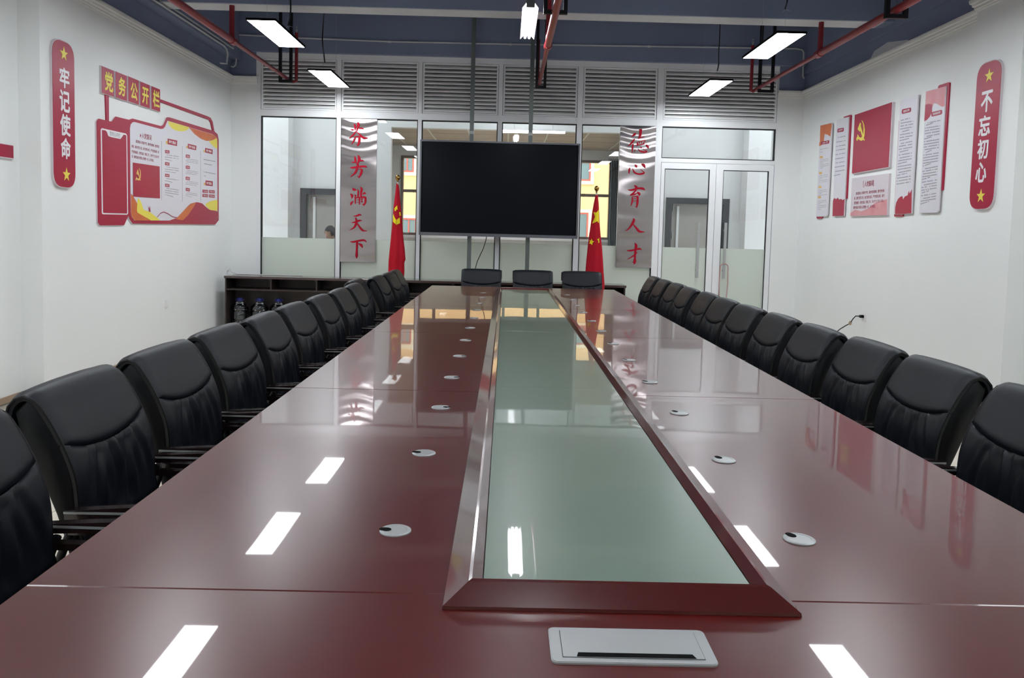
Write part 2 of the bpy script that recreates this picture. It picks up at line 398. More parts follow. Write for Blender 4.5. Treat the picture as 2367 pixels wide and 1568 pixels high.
# ---------------- glazed partition: posts, rails, louvers, panes, film, double door
def bx(px, y): return at(px, y, Y=D).x
posts = [(bx(590, 400), bx(603, 400)), (bx(777.5, 400), bx(787.5, 400)), (bx(964.5, 400), bx(973, 400)), (bx(1148, 400), bx(1158, 400)), (bx(1330, 400), bx(1342, 400)), (bx(1509, 500), bx(1523, 500)), (bx(1784, 500), bx(1802, 500))]
posts[0] = (SX0, posts[0][1]); posts[-1] = (posts[-1][0], SX1)
Z_T = 3.875; Z_L1 = at(1180, 150, Y=D).z; Z_L0 = at(1180, 268, Y=D).z; Z_G1 = at(1180, 284, Y=D).z; Z_F = at(700, 550.5, Y=D).z
wn = thing('window_1', None, None, (0, D, 0), kind='structure')
def frame_rect(b, x0, x1, z0, z1, w_, y0, y1):
    b.box(x0, x1, y0, y1, z0, z0+w_).box(x0, x1, y0, y1, z1-w_, z1).box(x0, x0+w_, y0, y1, z0+w_, z1-w_).box(x1-w_, x1, y0, y1, z0+w_, z1-w_)
for a, b_ in posts: B(a, b_, D-.02, D+.08, 0, Z_T).build('post', alu_m, wn)
slat_proto = {}
for i in range(6):
    x0 = posts[i][1]; x1 = posts[i+1][0]
    B(x0, x1, D-.015, D+.075, Z_L1, Z_T).build('top_rail', alu_m, wn)
    B(x0, x1, D-.018, D+.078, Z_G1+.006, Z_L0).build('transom_rail', alu_m, wn)
    lf = MB(); frame_rect(lf, x0+.006, x1-.006, Z_L0+.004, Z_L1-.004, .022, D-.008, D+.05); lf.build('louver_frame', alu_m, wn)
    B(x0, x1, D+.062, D+.068, Z_L0, Z_L1).build('louver_backing', dark_m, wn)
    N = 12; hgt = (Z_L1-Z_L0-.06)/N
    for k in range(N):
        key = i
        if key not in slat_proto:
            b = MB(); hw = (x1-x0)/2-.03
            pr = [(-.008, 0), (-.012, .004), (-.010, .020), (.034, hgt*.93), (.040, hgt*.93), (.006, .012), (.004, 0)]
            b.prism([(-hw, y, z) for y, z in pr], (2*hw, 0, 0)); o = b.build('louver_slat', louver_m, wn); 
            o.data.transform(Matrix.Translation(Vector((0, D, 0)))); slat_proto[key] = o.data
        else:
            o = bpy.data.objects.new('louver_slat', slat_proto[key]); COL.objects.link(o); o.parent = wn
        o.location = ((x0+x1)/2, 0, Z_L0+.03+k*hgt)
    if i < 5:
        B(x0+.012, x1-.012, D+.024, D+.030, Z_F, Z_G1-.006).build('glass_pane', pane_m, wn)
        B(x0+.012, x1-.012, D+.024, D+.030, .12, Z_F).build('frosted_pane', film_m, wn)
        g = MB(); frame_rect(g, x0, x1, .10, Z_G1+.006, .013, D+.0, D+.05); g.build('gasket', dark_m, wn)
        B(x0, x1, D-.018, D+.078, 0, .10).build('bottom_rail', alu_m, wn)
# bay 6 : transom light over the double door
x0 = posts[5][1]; x1 = posts[6][0]
Z_D1 = at(1650, 369, Y=D).z; Z_D0 = at(1650, 378, Y=D).z
B(x0, x1, D-.018, D+.078, Z_D0, Z_D1).build('door_header', alu_m, wn)
B(x0+.012, x1-.012, D+.024, D+.030, Z_D1, Z_G1-.006).build('glass_pane', pane_m, wn)
g = MB(); frame_rect(g, x0, x1, Z_D1, Z_G1+.006, .013, D, D+.05); g.build('gasket', dark_m, wn)
dr = thing('door_1', None, None, ((x0+x1)/2, D, 0), kind='structure')
xm = bx(1650.5, 500); zt = Z_D0-.012
for (a, b_, gx0, gx1) in ((x0+.008, xm-.003, bx(1532, 500), bx(1636, 500)), (xm+.003, x1-.008, bx(1667, 500), bx(1772, 500))):
    z_g1 = at(1650, 393, Y=D).z
    b = MB(); b.box(a, gx0, D-.02, D+.03, .02, zt).box(gx1, b_, D-.02, D+.03, .02, zt).box(gx0, gx1, D-.02, D+.03, z_g1, zt).box(gx0, gx1, D-.02, D+.03, .02, .16)
    leaf = b.build('door_leaf', alu_m, dr)
    B(gx0+.008, gx1-.008, D+.002, D+.008, Z_F, z_g1-.008).build('glass_pane', pane_m, leaf)
    B(gx0+.008, gx1-.008, D+.002, D+.008, .168, Z_F).build('frosted_pane', film_m, leaf)
    g = MB(); frame_rect(g, gx0, gx1, .16, z_g1, .009, D-.012, D+.02); g.build('gasket', dark_m, leaf)
for px, a, b_ in ((1616, 514, 643), (1678, 515, 645)):
    p0, p1 = at(px, a, Y=D-.07), at(px, b_, Y=D-.07)
    h = MB().box(p0.x-.018, p0.x+.018, D-.075, D-.06, p1.z, p0.z); h.box(p0.x-.01, p0.x+.01, D-.06, D+.0, p0.z-.12, p0.z-.10).box(p0.x-.01, p0.x+.01, D-.06, D+.0, p1.z+.10, p1.z+.12)
    h.build('door_handle', silver_m, dr)
lk = thing('cable_lock', 'pinkish cable lock looped over the handle of the right glass door leaf', 'lock', at(1678, 640, Y=D-.09))
c0 = at(1674, 618, Y=D-.095); wx = .055; ln_ = .50
path = [c0+Vector((wx*math.sin(a), -.0, .05*math.cos(a))) for a in [math.radians(x) for x in range(-90, 91, 15)]]
path = [c0+Vector((-wx*.9, 0, -ln_))]+[c0+Vector((-wx*1.1, 0, -ln_*.5))]+path+[c0+Vector((wx*1.05, 0, -ln_*.5)), c0+Vector((wx*.8, 0, -ln_))]
MB().tube(path, .008, 8).build('cable', lockred_m, lk)
MB().tube([c0+Vector((-wx*.9, 0, -ln_)), c0+Vector((wx*.9, 0, -ln_))], .016, 10).build('lock_body', black_m, lk)

# ---------------- corridor, far hall and the building outside
YC = 13.4; YH = 16.6
cw = thing('wall_corridor', None, None, (0, YC, 0), kind='structure')
ox0, ox1 = at(903, 400, Y=YC).x, at(1432, 400, Y=YC).x; HZ = 4.2
dl0, dl1 = at(695, 500, Y=YC).x, at(838, 500, Y=YC).x; er0, er1 = at(1538, 500, Y=YC).x, at(1684, 500, Y=YC).x
dz = at(770, 437, Y=YC).z
b = MB(); b.box(-6.5, dl0, YC, YC+.15, 0, HZ).box(dl0, dl1, YC, YC+.15, dz, HZ).box(dl1, ox0, YC, YC+.15, 0, HZ)
b.box(ox1, er0, YC, YC+.15, 0, HZ).box(er0, er1, YC, YC+.15, dz, HZ).box(er1, 6.8, YC, YC+.15, 0, HZ)
zh = at(1380, 552, Y=YH).z
b.box(ox0, ox1, YC, YC+.15, 3.19, HZ)
b.build('wall_face', corr_m, cw)
B(-6.5, at(666, 400, Y=YC-.3).x, YC-.3, YC, 0, HZ).build('pillar', corr_m, cw)
B(at(1728, 400, Y=YC-.3).x, 6.8, YC-.3, YC, 0, HZ).build('pillar', corr_m, cw)
B(-6.6, -6.5, D+.2, YC+.1, 0, HZ).build('end_wall', corr_m, cw); B(6.8, 6.9, D+.2, YC+.1, 0, HZ).build('end_wall', corr_m, cw)
B(-6.5, WL, D+.1, D+.2, 0, HZ).build('wall_face', corr_m, cw); B(WR, 6.8, D+.1, D+.2, 0, HZ).build('wall_face', corr_m, cw)
B(-6.6, 6.9, D+.25, YC+.2, HZ, HZ+.1).build('corridor_slab', corr_m, cw)
for nm, (a, b_) in (('door_2', (dl0, dl1)), ('door_3', (er0, er1))):
    d = thing(nm, None, None, ((a+b_)/2, YC, 0), kind='structure')
    m_ = MB().box(a, a+.10, YC-.04, YC+.16, 0, dz).box(b_-.10, b_, YC-.04, YC+.16, 0, dz).box(a+.10, b_-.10, YC-.04, YC+.16, dz-.10, dz)
    m_.build('door_frame', darkframe_m, d)
    lf = B(a+.10, b_-.10, YC+.06, YC+.10, .01, dz-.10).build('door_leaf', panel_m, d)
    B(a+.20, a+.24, YC+.03, YC+.06, 1.2, dz-.14).build('light_strip', corr_m, lf)
    for hz_ in (1.42, 1.9): MB().tube([(a+.14, YC+.045, hz_), (a+.14, YC+.045, hz_+.12)], .012, 8).build('hinge', silver_m, lf)
hw_ = thing('ceiling_hall', None, None, (0, 15, 3.2), kind='structure')
HCZ = 3.22
cols = 8
for i in range(cols):
    for j in range(4):
        xa = -2.8+i*.7; ya = YC+.16+j*.78
        B(xa+.012, xa+.688, ya+.012, ya+.768, HCZ, HCZ+.02).build('ceiling_board', tan_m, hw_)
b = MB()
for i in range(cols+1): b.box(-2.8+i*.7-.014, -2.8+i*.7+.014, YC+.15, YH, HCZ-.008, HCZ+.004)
b.build('ceiling_grid', tbar_m, hw_)
B(-2.9, 2.9, YC+.15, YH+.1, HCZ+.03, HCZ+.1).build('ceiling_backing', dark_m, hw_)
hwall = thing('wall_hall', None, None, (0, YH, 0), kind='structure')
B(-2.9, -2.8, YC+.15, YH+.2, 0, HCZ+.1).build('side_wall', corr_m, hwall); B(2.8, 2.9, YC+.15, YH+.2, 0, HCZ+.1).build('side_wall', corr_m, hwall)
wx0, wx1 = at(926, 450, Y=YH).x, at(1413, 450, Y=YH).x; wz0, wz1 = at(1180, 549, Y=YH).z, at(1180, 366, Y=YH).z
b = MB().box(-2.8, wx0, YH, YH+.2, 0, HCZ).box(wx1, 2.8, YH, YH+.2, 0, HCZ).box(wx0, wx1, YH, YH+.2, 0, wz0).box(wx0, wx1, YH, YH+.2, wz1, HCZ)
b.build('wall_face', corr_m, hwall)
w2 = thing('window_2', None, None, (0, YH, 0), kind='structure')
b = MB(); frame_rect(b, wx0, wx1, wz0, wz1, .05, YH-.02, YH+.12)
zt_ = at(1180, 447, Y=YH).z
b.box(wx0, wx1, YH+.02, YH+.08, zt_-.03, zt_+.03)
nW = 6
for i in range(1, nW): b.box(wx0+(wx1-wx0)*i/nW-.03, wx0+(wx1-wx0)*i/nW+.03, YH+.02, YH+.08, wz0, wz1)
b.build('window_frame', muntin_m, w2)
for i in range(nW): B(wx0+(wx1-wx0)*i/nW+.03, wx0+(wx1-wx0)*(i+1)/nW-.03, YH+.045, YH+.051, wz0+.05, wz1-.05).build('glass_pane', pane_m, w2)
B(wx0-.1, wx1+.1, YH-.14, YH-.0, wz0-.05, wz0).build('window_sill', white_m, w2)
cu = thing('curtain', 'grey blue curtain drawn aside at the right of the far hall window', 'curtain', (wx1, YH-.2, 1))
rows = []
ca, cb_ = at(1408, 450, Y=YH-.15).x, at(1432, 450, Y=YH-.15).x
for z in (.5, 1.2, 2.0, 3.0): rows.append([(ca+(cb_-ca)*k/30, YH-.2+.03*math.sin(k*1.3), z) for k in range(31)])
MB().grid(rows).build('drape', curtain_m, cu, smooth=True)
MB().tube([(ca-.05, YH-.2, 3.02), (cb_+.05, YH-.2, 3.02)], .015).build('curtain_rail', silver_m, cu)
# long tube seen through the glass in the hall
tl = thing('tube_lamp', 'long thin white tube light crosswise behind the glass above the screen', 'lamp', at(1232, 305, Y=12.95))
p0, p1 = at(1160, 304, Y=12.95), at(1306, 306, Y=12.95)
MB().tube([p0, p1], .022, 10).build('tube', mat('dim_tube', (250, 252, 255), .5, emit=5), tl)
B(p0.x, p1.x, 12.93, 12.97, p0.z+.025, p0.z+.05).build('batten', white_m, tl)
for xx in (p0.x+.2, p1.x-.2): MB().tube([(xx, 12.95, p0.z+.05), (xx, 12.95, HZ)], .004, 6).build('hanger', silver_m, tl)
for xx, side in ((-.5, 'left'), (.45, 'right')):  # unseen lamps added to brighten the hall, tucked behind the screen
    hl = thing('hall_fill_light', 'added flat fill light under the far hall ceiling, hidden %s half behind the screen' % side, 'lamp', (xx, 16.0, HCZ))
    B(xx-.3, xx+.3, 15.75, 16.35, HCZ-.03, HCZ-.009).build('housing', white_m, hl)
    B(xx-.28, xx+.28, 15.77, 16.33, HCZ-.036, HCZ-.03).build('diffuser', lamp_m, hl)
for i, (xx, side) in enumerate(((-4.4, 'far left'), (-2.6, 'left'), (2.8, 'right'), (4.6, 'far right'))):  # unseen lamps added to brighten the corridor behind the glass
    cl_ = thing('corridor_fill_light', 'added corridor fill light behind the %s end of the glass partition' % side, 'lamp', (xx, 12.3, HZ), group='added corridor fill lights')
    B(xx-.6, xx+.6, 12.15, 12.45, HZ-.06, HZ-.0).build('housing', white_m, cl_)
    B(xx-.57, xx+.57, 12.17, 12.43, HZ-.068, HZ-.06).build('diffuser', lamp_m, cl_)
cl_ = thing('corridor_fill_light', 'added corridor fill light behind the middle of the glass partition', 'lamp', (0, 12.3, HZ), group='added corridor fill lights')  # middle one of the added corridor lights
B(-.6, .6, 12.15, 12.45, HZ-.06, HZ).build('housing', white_m, cl_); B(-.57, .57, 12.17, 12.43, HZ-.068, HZ-.06).build('diffuser', lamp_m, cl_)
# yellow building outside
YO = 24.0
bl = thing('building', 'yellow building with red trimmed windows outside the far hall window', 'building', (0, YO, 0))
B(-14, 14, YO, YO+.4, -6, 9).build('wall', facade_m, bl)
PO = Plane(Y=YO, n=(0, -1, 0))
for (xl, xr, yt, yb) in ((926, 958, 358, 398), (1318, 1366, 374, 418), (926, 964, 505, 562), (1310, 1360, 492, 565), (1040, 1090, 365, 410), (1180, 1230, 368, 412), (1040, 1090, 500, 562), (1180, 1230, 500, 562)):
    p0, p1 = at(xl, yb, Y=YO), at(xr, yt, Y=YO)
    wdn = MB(); frame_rect(wdn, p0.x-.10, p1.x+.10, p0.z-.10, p1.z+.10, .10, YO-.08, YO); wdn = wdn.build('window', facadel_m, bl)
    B(p0.x, p1.x, YO-.05, YO-.03, p0.z, p1.z).build('pane', teal_m, wdn)
    r_ = MB(); frame_rect(r_, p0.x, p1.x, p0.z, p1.z, .05, YO-.07, YO-.04); r_.box((p0.x+p1.x)/2-.02, (p0.x+p1.x)/2+.02, YO-.07, YO-.04, p0.z+.05, p1.z-.05); r_.build('trim', redtrim_m, wdn)

# ================================================================== CONFERENCE TABLE
TX0, TX1 = -.851, 1.289; TY0, TY1 = .74, 9.17; SEAM = [1.3813+1.7862*k for k in range(5)]; TC = (TX0+TX1)/2
tb = thing('conference_table', 'long glossy mahogany conference table with a green glass centre strip', 'table', (TC, 5, 0))
g = .0003
def slab(x0, x1, y0, y1): return MB().cbox(x0+g, x1-g, y0+g, y1-g, T-.03, T, .0026).build('top_panel', wood_m, tb)
slab(TX0, TX1, TY0, SEAM[0]); slab(TX0, TX1, SEAM[4], TY1)
for k in range(4):
    slab(TX0, TC, SEAM[k], SEAM[k+1]); slab(TC, TX1, SEAM[k], SEAM[k+1])
B(TX0+.004, TX1-.004, TY0+.004, TY1-.004, T-.085, T-.0305).build('edge_band', base_m, tb)
b = MB(); b.box(TX0+.35, TX0+.38, TY0+.3, TY1-.3, .08, T-.085).box(TX1-.38, TX1-.35, TY0+.3, TY1-.3, .08, T-.085)
for y in [TY0+.25]+SEAM+[TY1-.29]: b.box(TX0+.22, TX1-.22, y-.02, y+.02, 0, T-.085)
b.build('pedestal', base_m, tb)
# raised moulding round the glass
OX, RX, GX = .314, .270, .246; FY0, FY1 = 1.322, 8.588
def ring(k):
    return {'o': (OX, 0, 0), 'o2': (OX-.001, .001, .006), 'r': (RX, .036, .036), 'r2': (RX-.006, .042, .038), 'g': (GX, .058, .026), 'gb': (GX, .058, .004)}[k]
ks = ['o', 'o2', 'r', 'r2', 'g', 'gb']
def corner(k, sx, sy):
    h, i, z = ring(k); return (TC+sx*h, (FY0+i) if sy < 0 else (FY1-i), T+z+.0004)
sides = [((-1, -1), (1, -1)), ((1, -1), (1, 1)), ((1, 1), (-1, 1)), ((-1, 1), (-1, -1))]
for a, b_ in sides:
    segs = [(a, b_)]
    A = [Vector(corner(k, *a)) for k in ks]; Bv = [Vector(corner(k, *b_)) for k in ks]
    cuts = [0, 1]
    if a[0] == b_[0]:                               # long side, jointed at the table seams
        L0 = A[0].y; L1 = Bv[0].y
        cs = sorted([abs((y-L0)/(L1-L0)) for y in SEAM[1:4]]); cuts = [0]+cs+[1]
    for i in range(len(cuts)-1):
        u0, u1 = cuts[i], cuts[i+1]
        def mixp(j, u):
            p = A[j].lerp(Bv[j], u)
            if 0 < u < 1: p = Vector((A[j].x, A[0].y+(Bv[0].y-A[0].y)*u, A[j].z))
            return p
        e = .0007 if len(cuts) > 2 else 0
        r0 = [mixp(j, u0) for j in range(6)]; r1 = [mixp(j, u1) for j in range(6)]
        dirn = (r1[0]-r0[0]).normalized()
        if u0 > 0: r0 = [p+dirn*e for p in r0]
        if u1 < 1: r1 = [p-dirn*e for p in r1]
        MB().add(r0+r1, [(j, j+1, 7+j, 6+j) for j in range(5)]+[(0, 1, 2, 3, 4, 5), (11, 10, 9, 8, 7, 6), (5, 0, 6, 11)]).build('moulding', wood2_m, tb)
gy = [FY0+.058]+SEAM[1:4]+[FY1-.058]
for i in range(4):
    MB().cbox(TC-GX+.001, TC+GX-.001, gy[i]+.001, gy[i+1]-.001, T+.016, T+.024, .0012).build('glass_panel', cglass_m, tb)
# cable grommets
gproto = None
for sx, xx, n in ((-1, -.2248, 12), (1, .6592, 12)):
    for k in range(n):
        y = 1.6715+.5962*k
        if gproto is None:
            o = MB().lathe((0, 0, 0), [(.0345, 0), (.0345, .0022), (.0325, .0034), (.026, .0036), (.0255, .0030), (.001, .0030)], 32).build('grommet', silver_m, tb)
            h = MB().prism([(-.020+.0115*math.cos(a)-(.004 if math.cos(a) < 0 else 0), .0095*math.sin(a)-.003, .0031) for a in [2*math.pi*q/20 for q in range(20)]], (0, 0, .0008)).build('cable_slot', black_m, o)
            for q in (o, h): q.data.transform(Matrix.Translation(Vector((TC, 5, 0))))
            gproto = (o.data, h.data)
        else:
            o = bpy.data.objects.new('grommet', gproto[0]); COL.objects.link(o); o.parent = tb
            h = bpy.data.objects.new('cable_slot', gproto[1]); COL.objects.link(h); h.parent = o
        o.location = (xx-TC, y-5, T+.0002); o.rotation_euler = (0, 0, (0 if sx < 0 else -.9) + random.uniform(-.35, .35) + (math.pi if (sx < 0 and k in (2, 3, 4, 5)) else 0))
# flush power socket box
sx0, sx1, sy0, sy1 = .086, .344, 1.157, 1.264
so = MB().prism(rnd([(sx0, sy0, T), (sx1, sy0, T), (sx1, sy1, T), (sx0, sy1, T)], .012), (0, 0, .003)); so.prism(rnd([(sx0+.002, sy0+.002, T+.003), (sx1-.002, sy0+.002, T+.003), (sx1-.002, sy1-.002, T+.003), (sx0+.002, sy1-.002, T+.003)], .010), (0, 0, .001))
so = so.build('socket_frame', silver_m, tb, smooth=False)
B(sx0+.018, sx1-.018, sy0+.0135, sy1-.012, T+.004, T+.0043).build('lid_gap', black_m, so)
MB().cbox(sx0+.0187, sx1-.0187, sy0+.0142, sy1-.0127, T+.0042, T+.0054, .0005).build('socket_lid', silver_m, so)
MB().prism([(sx0+.040, sy0+.0142, T+.0054), (sx1-.032, sy0+.0142, T+.0054), (sx1-.036, sy0+.026, T+.0054), (sx0+.043, sy0+.026, T+.0054)], (0, 0, .0004)).build('lid_opening', black_m, so)

# ================================================================== CHAIRS
def chair_proto():
    t = thing('office_chair', 'chair', 'chair', (0, 0, 0))
    front = [(-.085, .47), (-.115, .51), (-.145, .59), (-.150, .67), (-.158, .745), (-.182, .82), (-.213, .885), (-.238, .928), (-.262, .962), (-.290, .982), (-.320, .978), (-.343, .954), (-.352, .920), (-.348, .892), (-.336, .876)]
    P = [Vector(p) for p in front]
    acc = [0]
    for i in range(1, len(P)): acc.append(acc[-1]+(P[i]-P[i-1]).length)
    Ltot = acc[-1]
    def C(s):
        d = max(0, min(1, s))*Ltot
        for i in range(1, len(P)):
            if d <= acc[i] or i == len(P)-1:
                t_ = (d-acc[i-1])/(acc[i]-acc[i-1]); p0 = P[max(i-2, 0)]; p1 = P[i-1]; p2 = P[i]; p3 = P[min(i+1, len(P)-1)]
                q = .5*((2*p1)+(p2-p0)*t_+(2*p0-5*p1+4*p2-p3)*t_*t_+(3*p1-p0-3*p2+p3)*t_**3); return q
    def N(s):
        a = C(s-.01); b = C(s+.01); d = (b-a).normalized(); return Vector((d.y, -d.x))
    HW = .248
    def cushion(name, fs0, fs1, ns, nt, disp, mt):
        F = []; K = []
        for i in range(ns+1):
            v = i/ns; rf = []; rk = []
            for j in range(nt+1):
                t_ = -1+2*j/nt; s = fs0(t_)*(1-v)+fs1(t_)*v
                wv = HW*(.975+.025*min(1, s*1.6)); p = C(s); n = N(s); d = disp(v, t_, s)
                rf.append((p.x+n.x*d, t_*wv, p.y+n.y*d)); rk.append((p.x-n.x*.014, t_*wv*.985, p.y-n.y*.014))
            F.append(rf); K.append(rk)
        b = MB(); m = nt+1; n_ = (ns+1)*m
        vs = [p for r in F for p in r]+[p for r in K for p in r]; fs = []
        for i in range(ns):
            for j in range(nt):
                a = i*m+j; fs += [(a, a+1, a+m+1, a+m), (n_+a, n_+a+m, n_+a+m+1, n_+a+1)]
        for i in range(ns):
            for j in (0, nt):
                a = i*m+j; q = (a, a+m, n_+a+m, n_+a); fs.append(q if j == 0 else q[::-1])
        for j in range(nt):
            a = j; fs.append((a+1, a, n_+a, n_+a+1)); a = ns*m+j; fs.append((a, a+1, n_+a+1, n_+a))
        b.add(vs, fs); b.sm = True
        o = b.build(name, mt, t); o.data.set_sharp_from_angle(angle=math.radians(70)); return o
    sm = lambda x: max(0, min(1, x))**2*(3-2*max(0, min(1, x)))
    seam = lambda t_: .556-.060*(1-abs(t_)**2.2)
    edge = lambda t_: sm((1-abs(t_))/.10)
    def up(v, t_, s): return .002+.009*(edge(t_)**.6)*sm(v/.02+.35)+.008*(1-abs(t_)**2.5)*sm((s-.66)/.12)*(1-.6*sm((s-.9)/.1))
    def lo(v, t_, s):
        # gathered folds running down from the seam
        k = sm((1-v)/.04)
        fan = t_*(1+.30*(1-v))
        a = 0
        for f0, wd_, dep, ln2 in ((-.62, .05, .6, .5), (-.42, .06, 1.0, .8), (-.27, .045, .8, .55), (-.10, .06, 1.1, .95), (.05, .04, .7, .5), (.20, .06, 1.0, .85), (.38, .05, .8, .6), (.55, .055, .7, .75)):
            dv = 1-v; c_f = f0*(1+.55*dv)+.06*math.sin(6*dv+f0*9); u_ = (t_-c_f)/(wd_*(1+.7*dv))
            a -= dep*math.exp(-u_*u_)*sm((ln2-dv)/.4)*(.35+.65*sm(dv/.08))
            a += .45*dep*math.exp(-((u_-1.7)**2))*sm((ln2-dv)/.4)
        return .003+.0075*(edge(t_)**.6)*(.4+.6*sm((1-v)/.03))+.0115*a*sm((1-abs(t_))/.2)
    c_ = cushion('headrest_cushion', seam, lambda t_: 1.0, 26, 20, up, leather_m)
    c2 = cushion('back_cushion', lambda t_: 0.0, lambda t_: seam(t_)-.004, 30, 56, lo, leather_m)
    # piping down both edges
    for sg in (-1, 1):
        MB().tube([(C(s).x+N(s).x*.000, sg*HW*(.975+.025*min(1, s*1.6)), C(s).y+N(s).y*.000) for s in [i/26 for i in range(27)]], .0045, 6).build('piping', leather2_m, t)
    # padded shell behind: side profile
    body = [C(s)-N(s)*.012 for s in [i/22*.80 for i in range(23)]]
    rear = [Vector(p) for p in [(-.330, .935), (-.322, .90), (-.294, .82), (-.252, .73), (-.216, .64), (-.188, .55), (-.172, .47), (-.165, .43), (-.09, .43)]]
    prof = body+rear
    b = MB(); n_ = len(prof); hw = .244
    rows = []
    for yy, ins in ((-hw, .006), (-hw+.006, 0), (hw-.006, 0), (hw, .006)):
        cx = sum(p.x for p in prof)/n_; cz = sum(p.y for p in prof)/n_
        rr = []
        for i, p in enumerate(prof):
            a = prof[i-1]; c2_ = prof[(i+1) % n_]; tn = (c2_-a).normalized(); nn = Vector((-tn.y, tn.x))
            rr.append((p.x+nn.x*ins, yy, p.y+nn.y*ins))
        rows.append(rr)
    vs = [p for r in rows for p in r]; fs = [(i*n_+j, i*n_+(j+1) % n_, (i+1)*n_+(j+1) % n_, (i+1)*n_+j) for i in range(3) for j in range(n_)]
    fs += [list(range(n_))[::-1], [3*n_+k for k in range(n_)]]
    b.add(vs, fs).build('back_shell', leather2_m, t, smooth=True)
    # seat
    rows = []
    b = MB()
    ns = 14; nt = 14
    for i in range(ns+1):
        x = -.16+.46*i/ns; r = []
        for j in range(nt+1):
            y = -.245+.49*j/nt; e = sm(min(1, (.245-abs(y))/.05))*sm(min(1, (x+.16)/.04+.3))*sm(min(1, (.30-x)/.06)); r.append((x, y, .45+.055*e))
        rows.append(r)
    b.grid(rows); b.box(-.10, .29, -.24, .24, .40, .452); b.build('seat', leather_m, t, smooth=True)
    for sg in (-1, 1):
        y0 = sg*.256; y1 = sg*.286; a_, c3 = min(y0, y1), max(y0, y1)
        arm = MB().prism([(-.17, a_, .668), (.16, a_, .690), (.215, a_, .675), (.235, a_, .64), (.215, a_, .645), (.19, a_, .655), (.15, a_, .662), (-.17, a_, .642)], (0, c3-a_, 0)).build('armrest', armwood_m, t)
        MB().box(-.17, .16, a_-.003, c3+.003, .660, .666).build('chrome_strip', silver_m, arm)
        MB().box(-.16, .14, a_, c3, .598, .616).build('lower_rail', armwood_m, arm)
        yc = (a_+c3)/2
        leg = MB().tube([(-.15, yc, .63), (-.20, yc, .50), (-.22, yc, .12), (-.20, yc, .03), (-.14, yc, .013), (.14, yc, .013), (.20, yc, .03), (.22, yc, .12), (.21, yc, .50), (.17, yc, .64)], .012, 10).build('side_frame', blacksteel_m, t)
    MB().tube([(-.10, -.27, .43), (-.10, .27, .43)], .011, 8).build('cross_bar', blacksteel_m, t)
    MB().tube([(.18, -.27, .43), (.18, .27, .43)], .011, 8).build('cross_bar', blacksteel_m, t)
    return t
cp = chair_proto()
first = True
def place(loc, rz, label, group):
    global first
    if first:
        cp.location = loc; cp.rotation_euler = (0, 0, rz); cp['label'] = label; cp['group'] = group; first = False
    else: dup(cp, loc, rz, label, group)
ordn = ['first', 'second', 'third', 'fourth', 'fifth', 'sixth', 'seventh', 'eighth', 'ninth', 'tenth', 'eleventh', 'twelfth', 'thirteenth']
LY = [1.55, 2.20, 2.82, 3.42, 4.02, 4.62, 5.25, 5.87, 6.47, 7.07, 7.67, 8.27, 8.87]
LXo = {9: -.10, 8: .0}
for i, y in enumerate(LY):
    lab = 'black leather chair cut off by the left picture edge, left side of the table' if i == 0 else \
        'black leather chair pulled back on the left side, only its top edge showing' if i == 9 else \
        'black leather chair, %s from the camera along the left side of the table' % ordn[i]
    place((-1.062+max(0, y-2.6)*.0135+LXo.get(i, 0)+random.uniform(-.012, .012), y+.26, 0), random.uniform(-.03, .03)+(.03 if i == 8 else 0), lab, 'chairs along the left side of the table')
RY = [2.26, 2.89, 3.48, 4.07, 4.66, 5.25, 5.84, 6.43, 7.02, 7.62, 8.20, 8.80]
for i, y in enumerate(RY):
    lab = 'black leather chair cut off by the right picture edge, right side of the table' if i == 0 else \
        'black leather chair, %s from the camera along the right side of the table' % ordn[i]
    place((1.425+.03+max(0, 5.2-y)*.018+random.uniform(-.012, .012), y+.26, 0), math.pi+random.uniform(-.03, .03), lab, 'chairs along the right side of the table')
for i, x in enumerate((-.297, .354, .975)):
    place((x, 9.60, 0), -math.pi/2+random.uniform(-.02, .02), 'black leather chair at the far end of the table, %s of three below the screen' % ('leftmost', 'middle', 'rightmost')[i], 'chairs at the far end of the table')

# ================================================================== CREDENZA and bottles
CX0, CX1, CY0, CY1, CZ = at(520, 700, Y=10.46).x, 1.62, 10.46, 10.835, .795
cr = thing('credenza', 'long low dark wood credenza with open shelves below the glass partition', 'cabinet', ((CX0+CX1)/2, 10.8, 0))
MB().cbox(CX0-.01, CX1+.01, CY0-.012, CY1, CZ-.03, CZ, .002).build('top_board', wenge_top_m, cr)
B(CX0, CX1, CY1-.015, CY1-.004, .06, CZ-.03).build('back_board', wenge_m, cr)
B(CX0, CX1, CY0+.0, CY1-.015, .04, .065).build('bottom_board', wenge_m, cr)
B(CX0+.02, CX1-.02, CY0+.05, CY0+.07, 0, .04).build('plinth', wenge_m, cr)
B(CX0+.018, CX1-.018, CY0+.008, CY1-.015, .605, .625).build('shelf', wenge_m, cr)
for x in (CX0+.009, CX1-.009): B(x-.009, x+.009, CY0, CY1-.015, .065, CZ-.03).build('side_board', wenge_m, cr)
k = 1
while CX0+k*.608 < CX1-.2:
    x = CX0+k*.608; B(x-.009, x+.009, CY0+.008, CY1-.015, .625, CZ-.03).build('divider', wenge_m, cr)
    if k % 3 == 0: B(x-.009, x+.009, CY0+.008, CY1-.015, .065, .605).build('divider', wenge_m, cr)
    k += 1
b = B(-.9, 1.2, CY0-.0, CY0+.006, .07, .600).build('door_panel', wenge_top_m, cr)
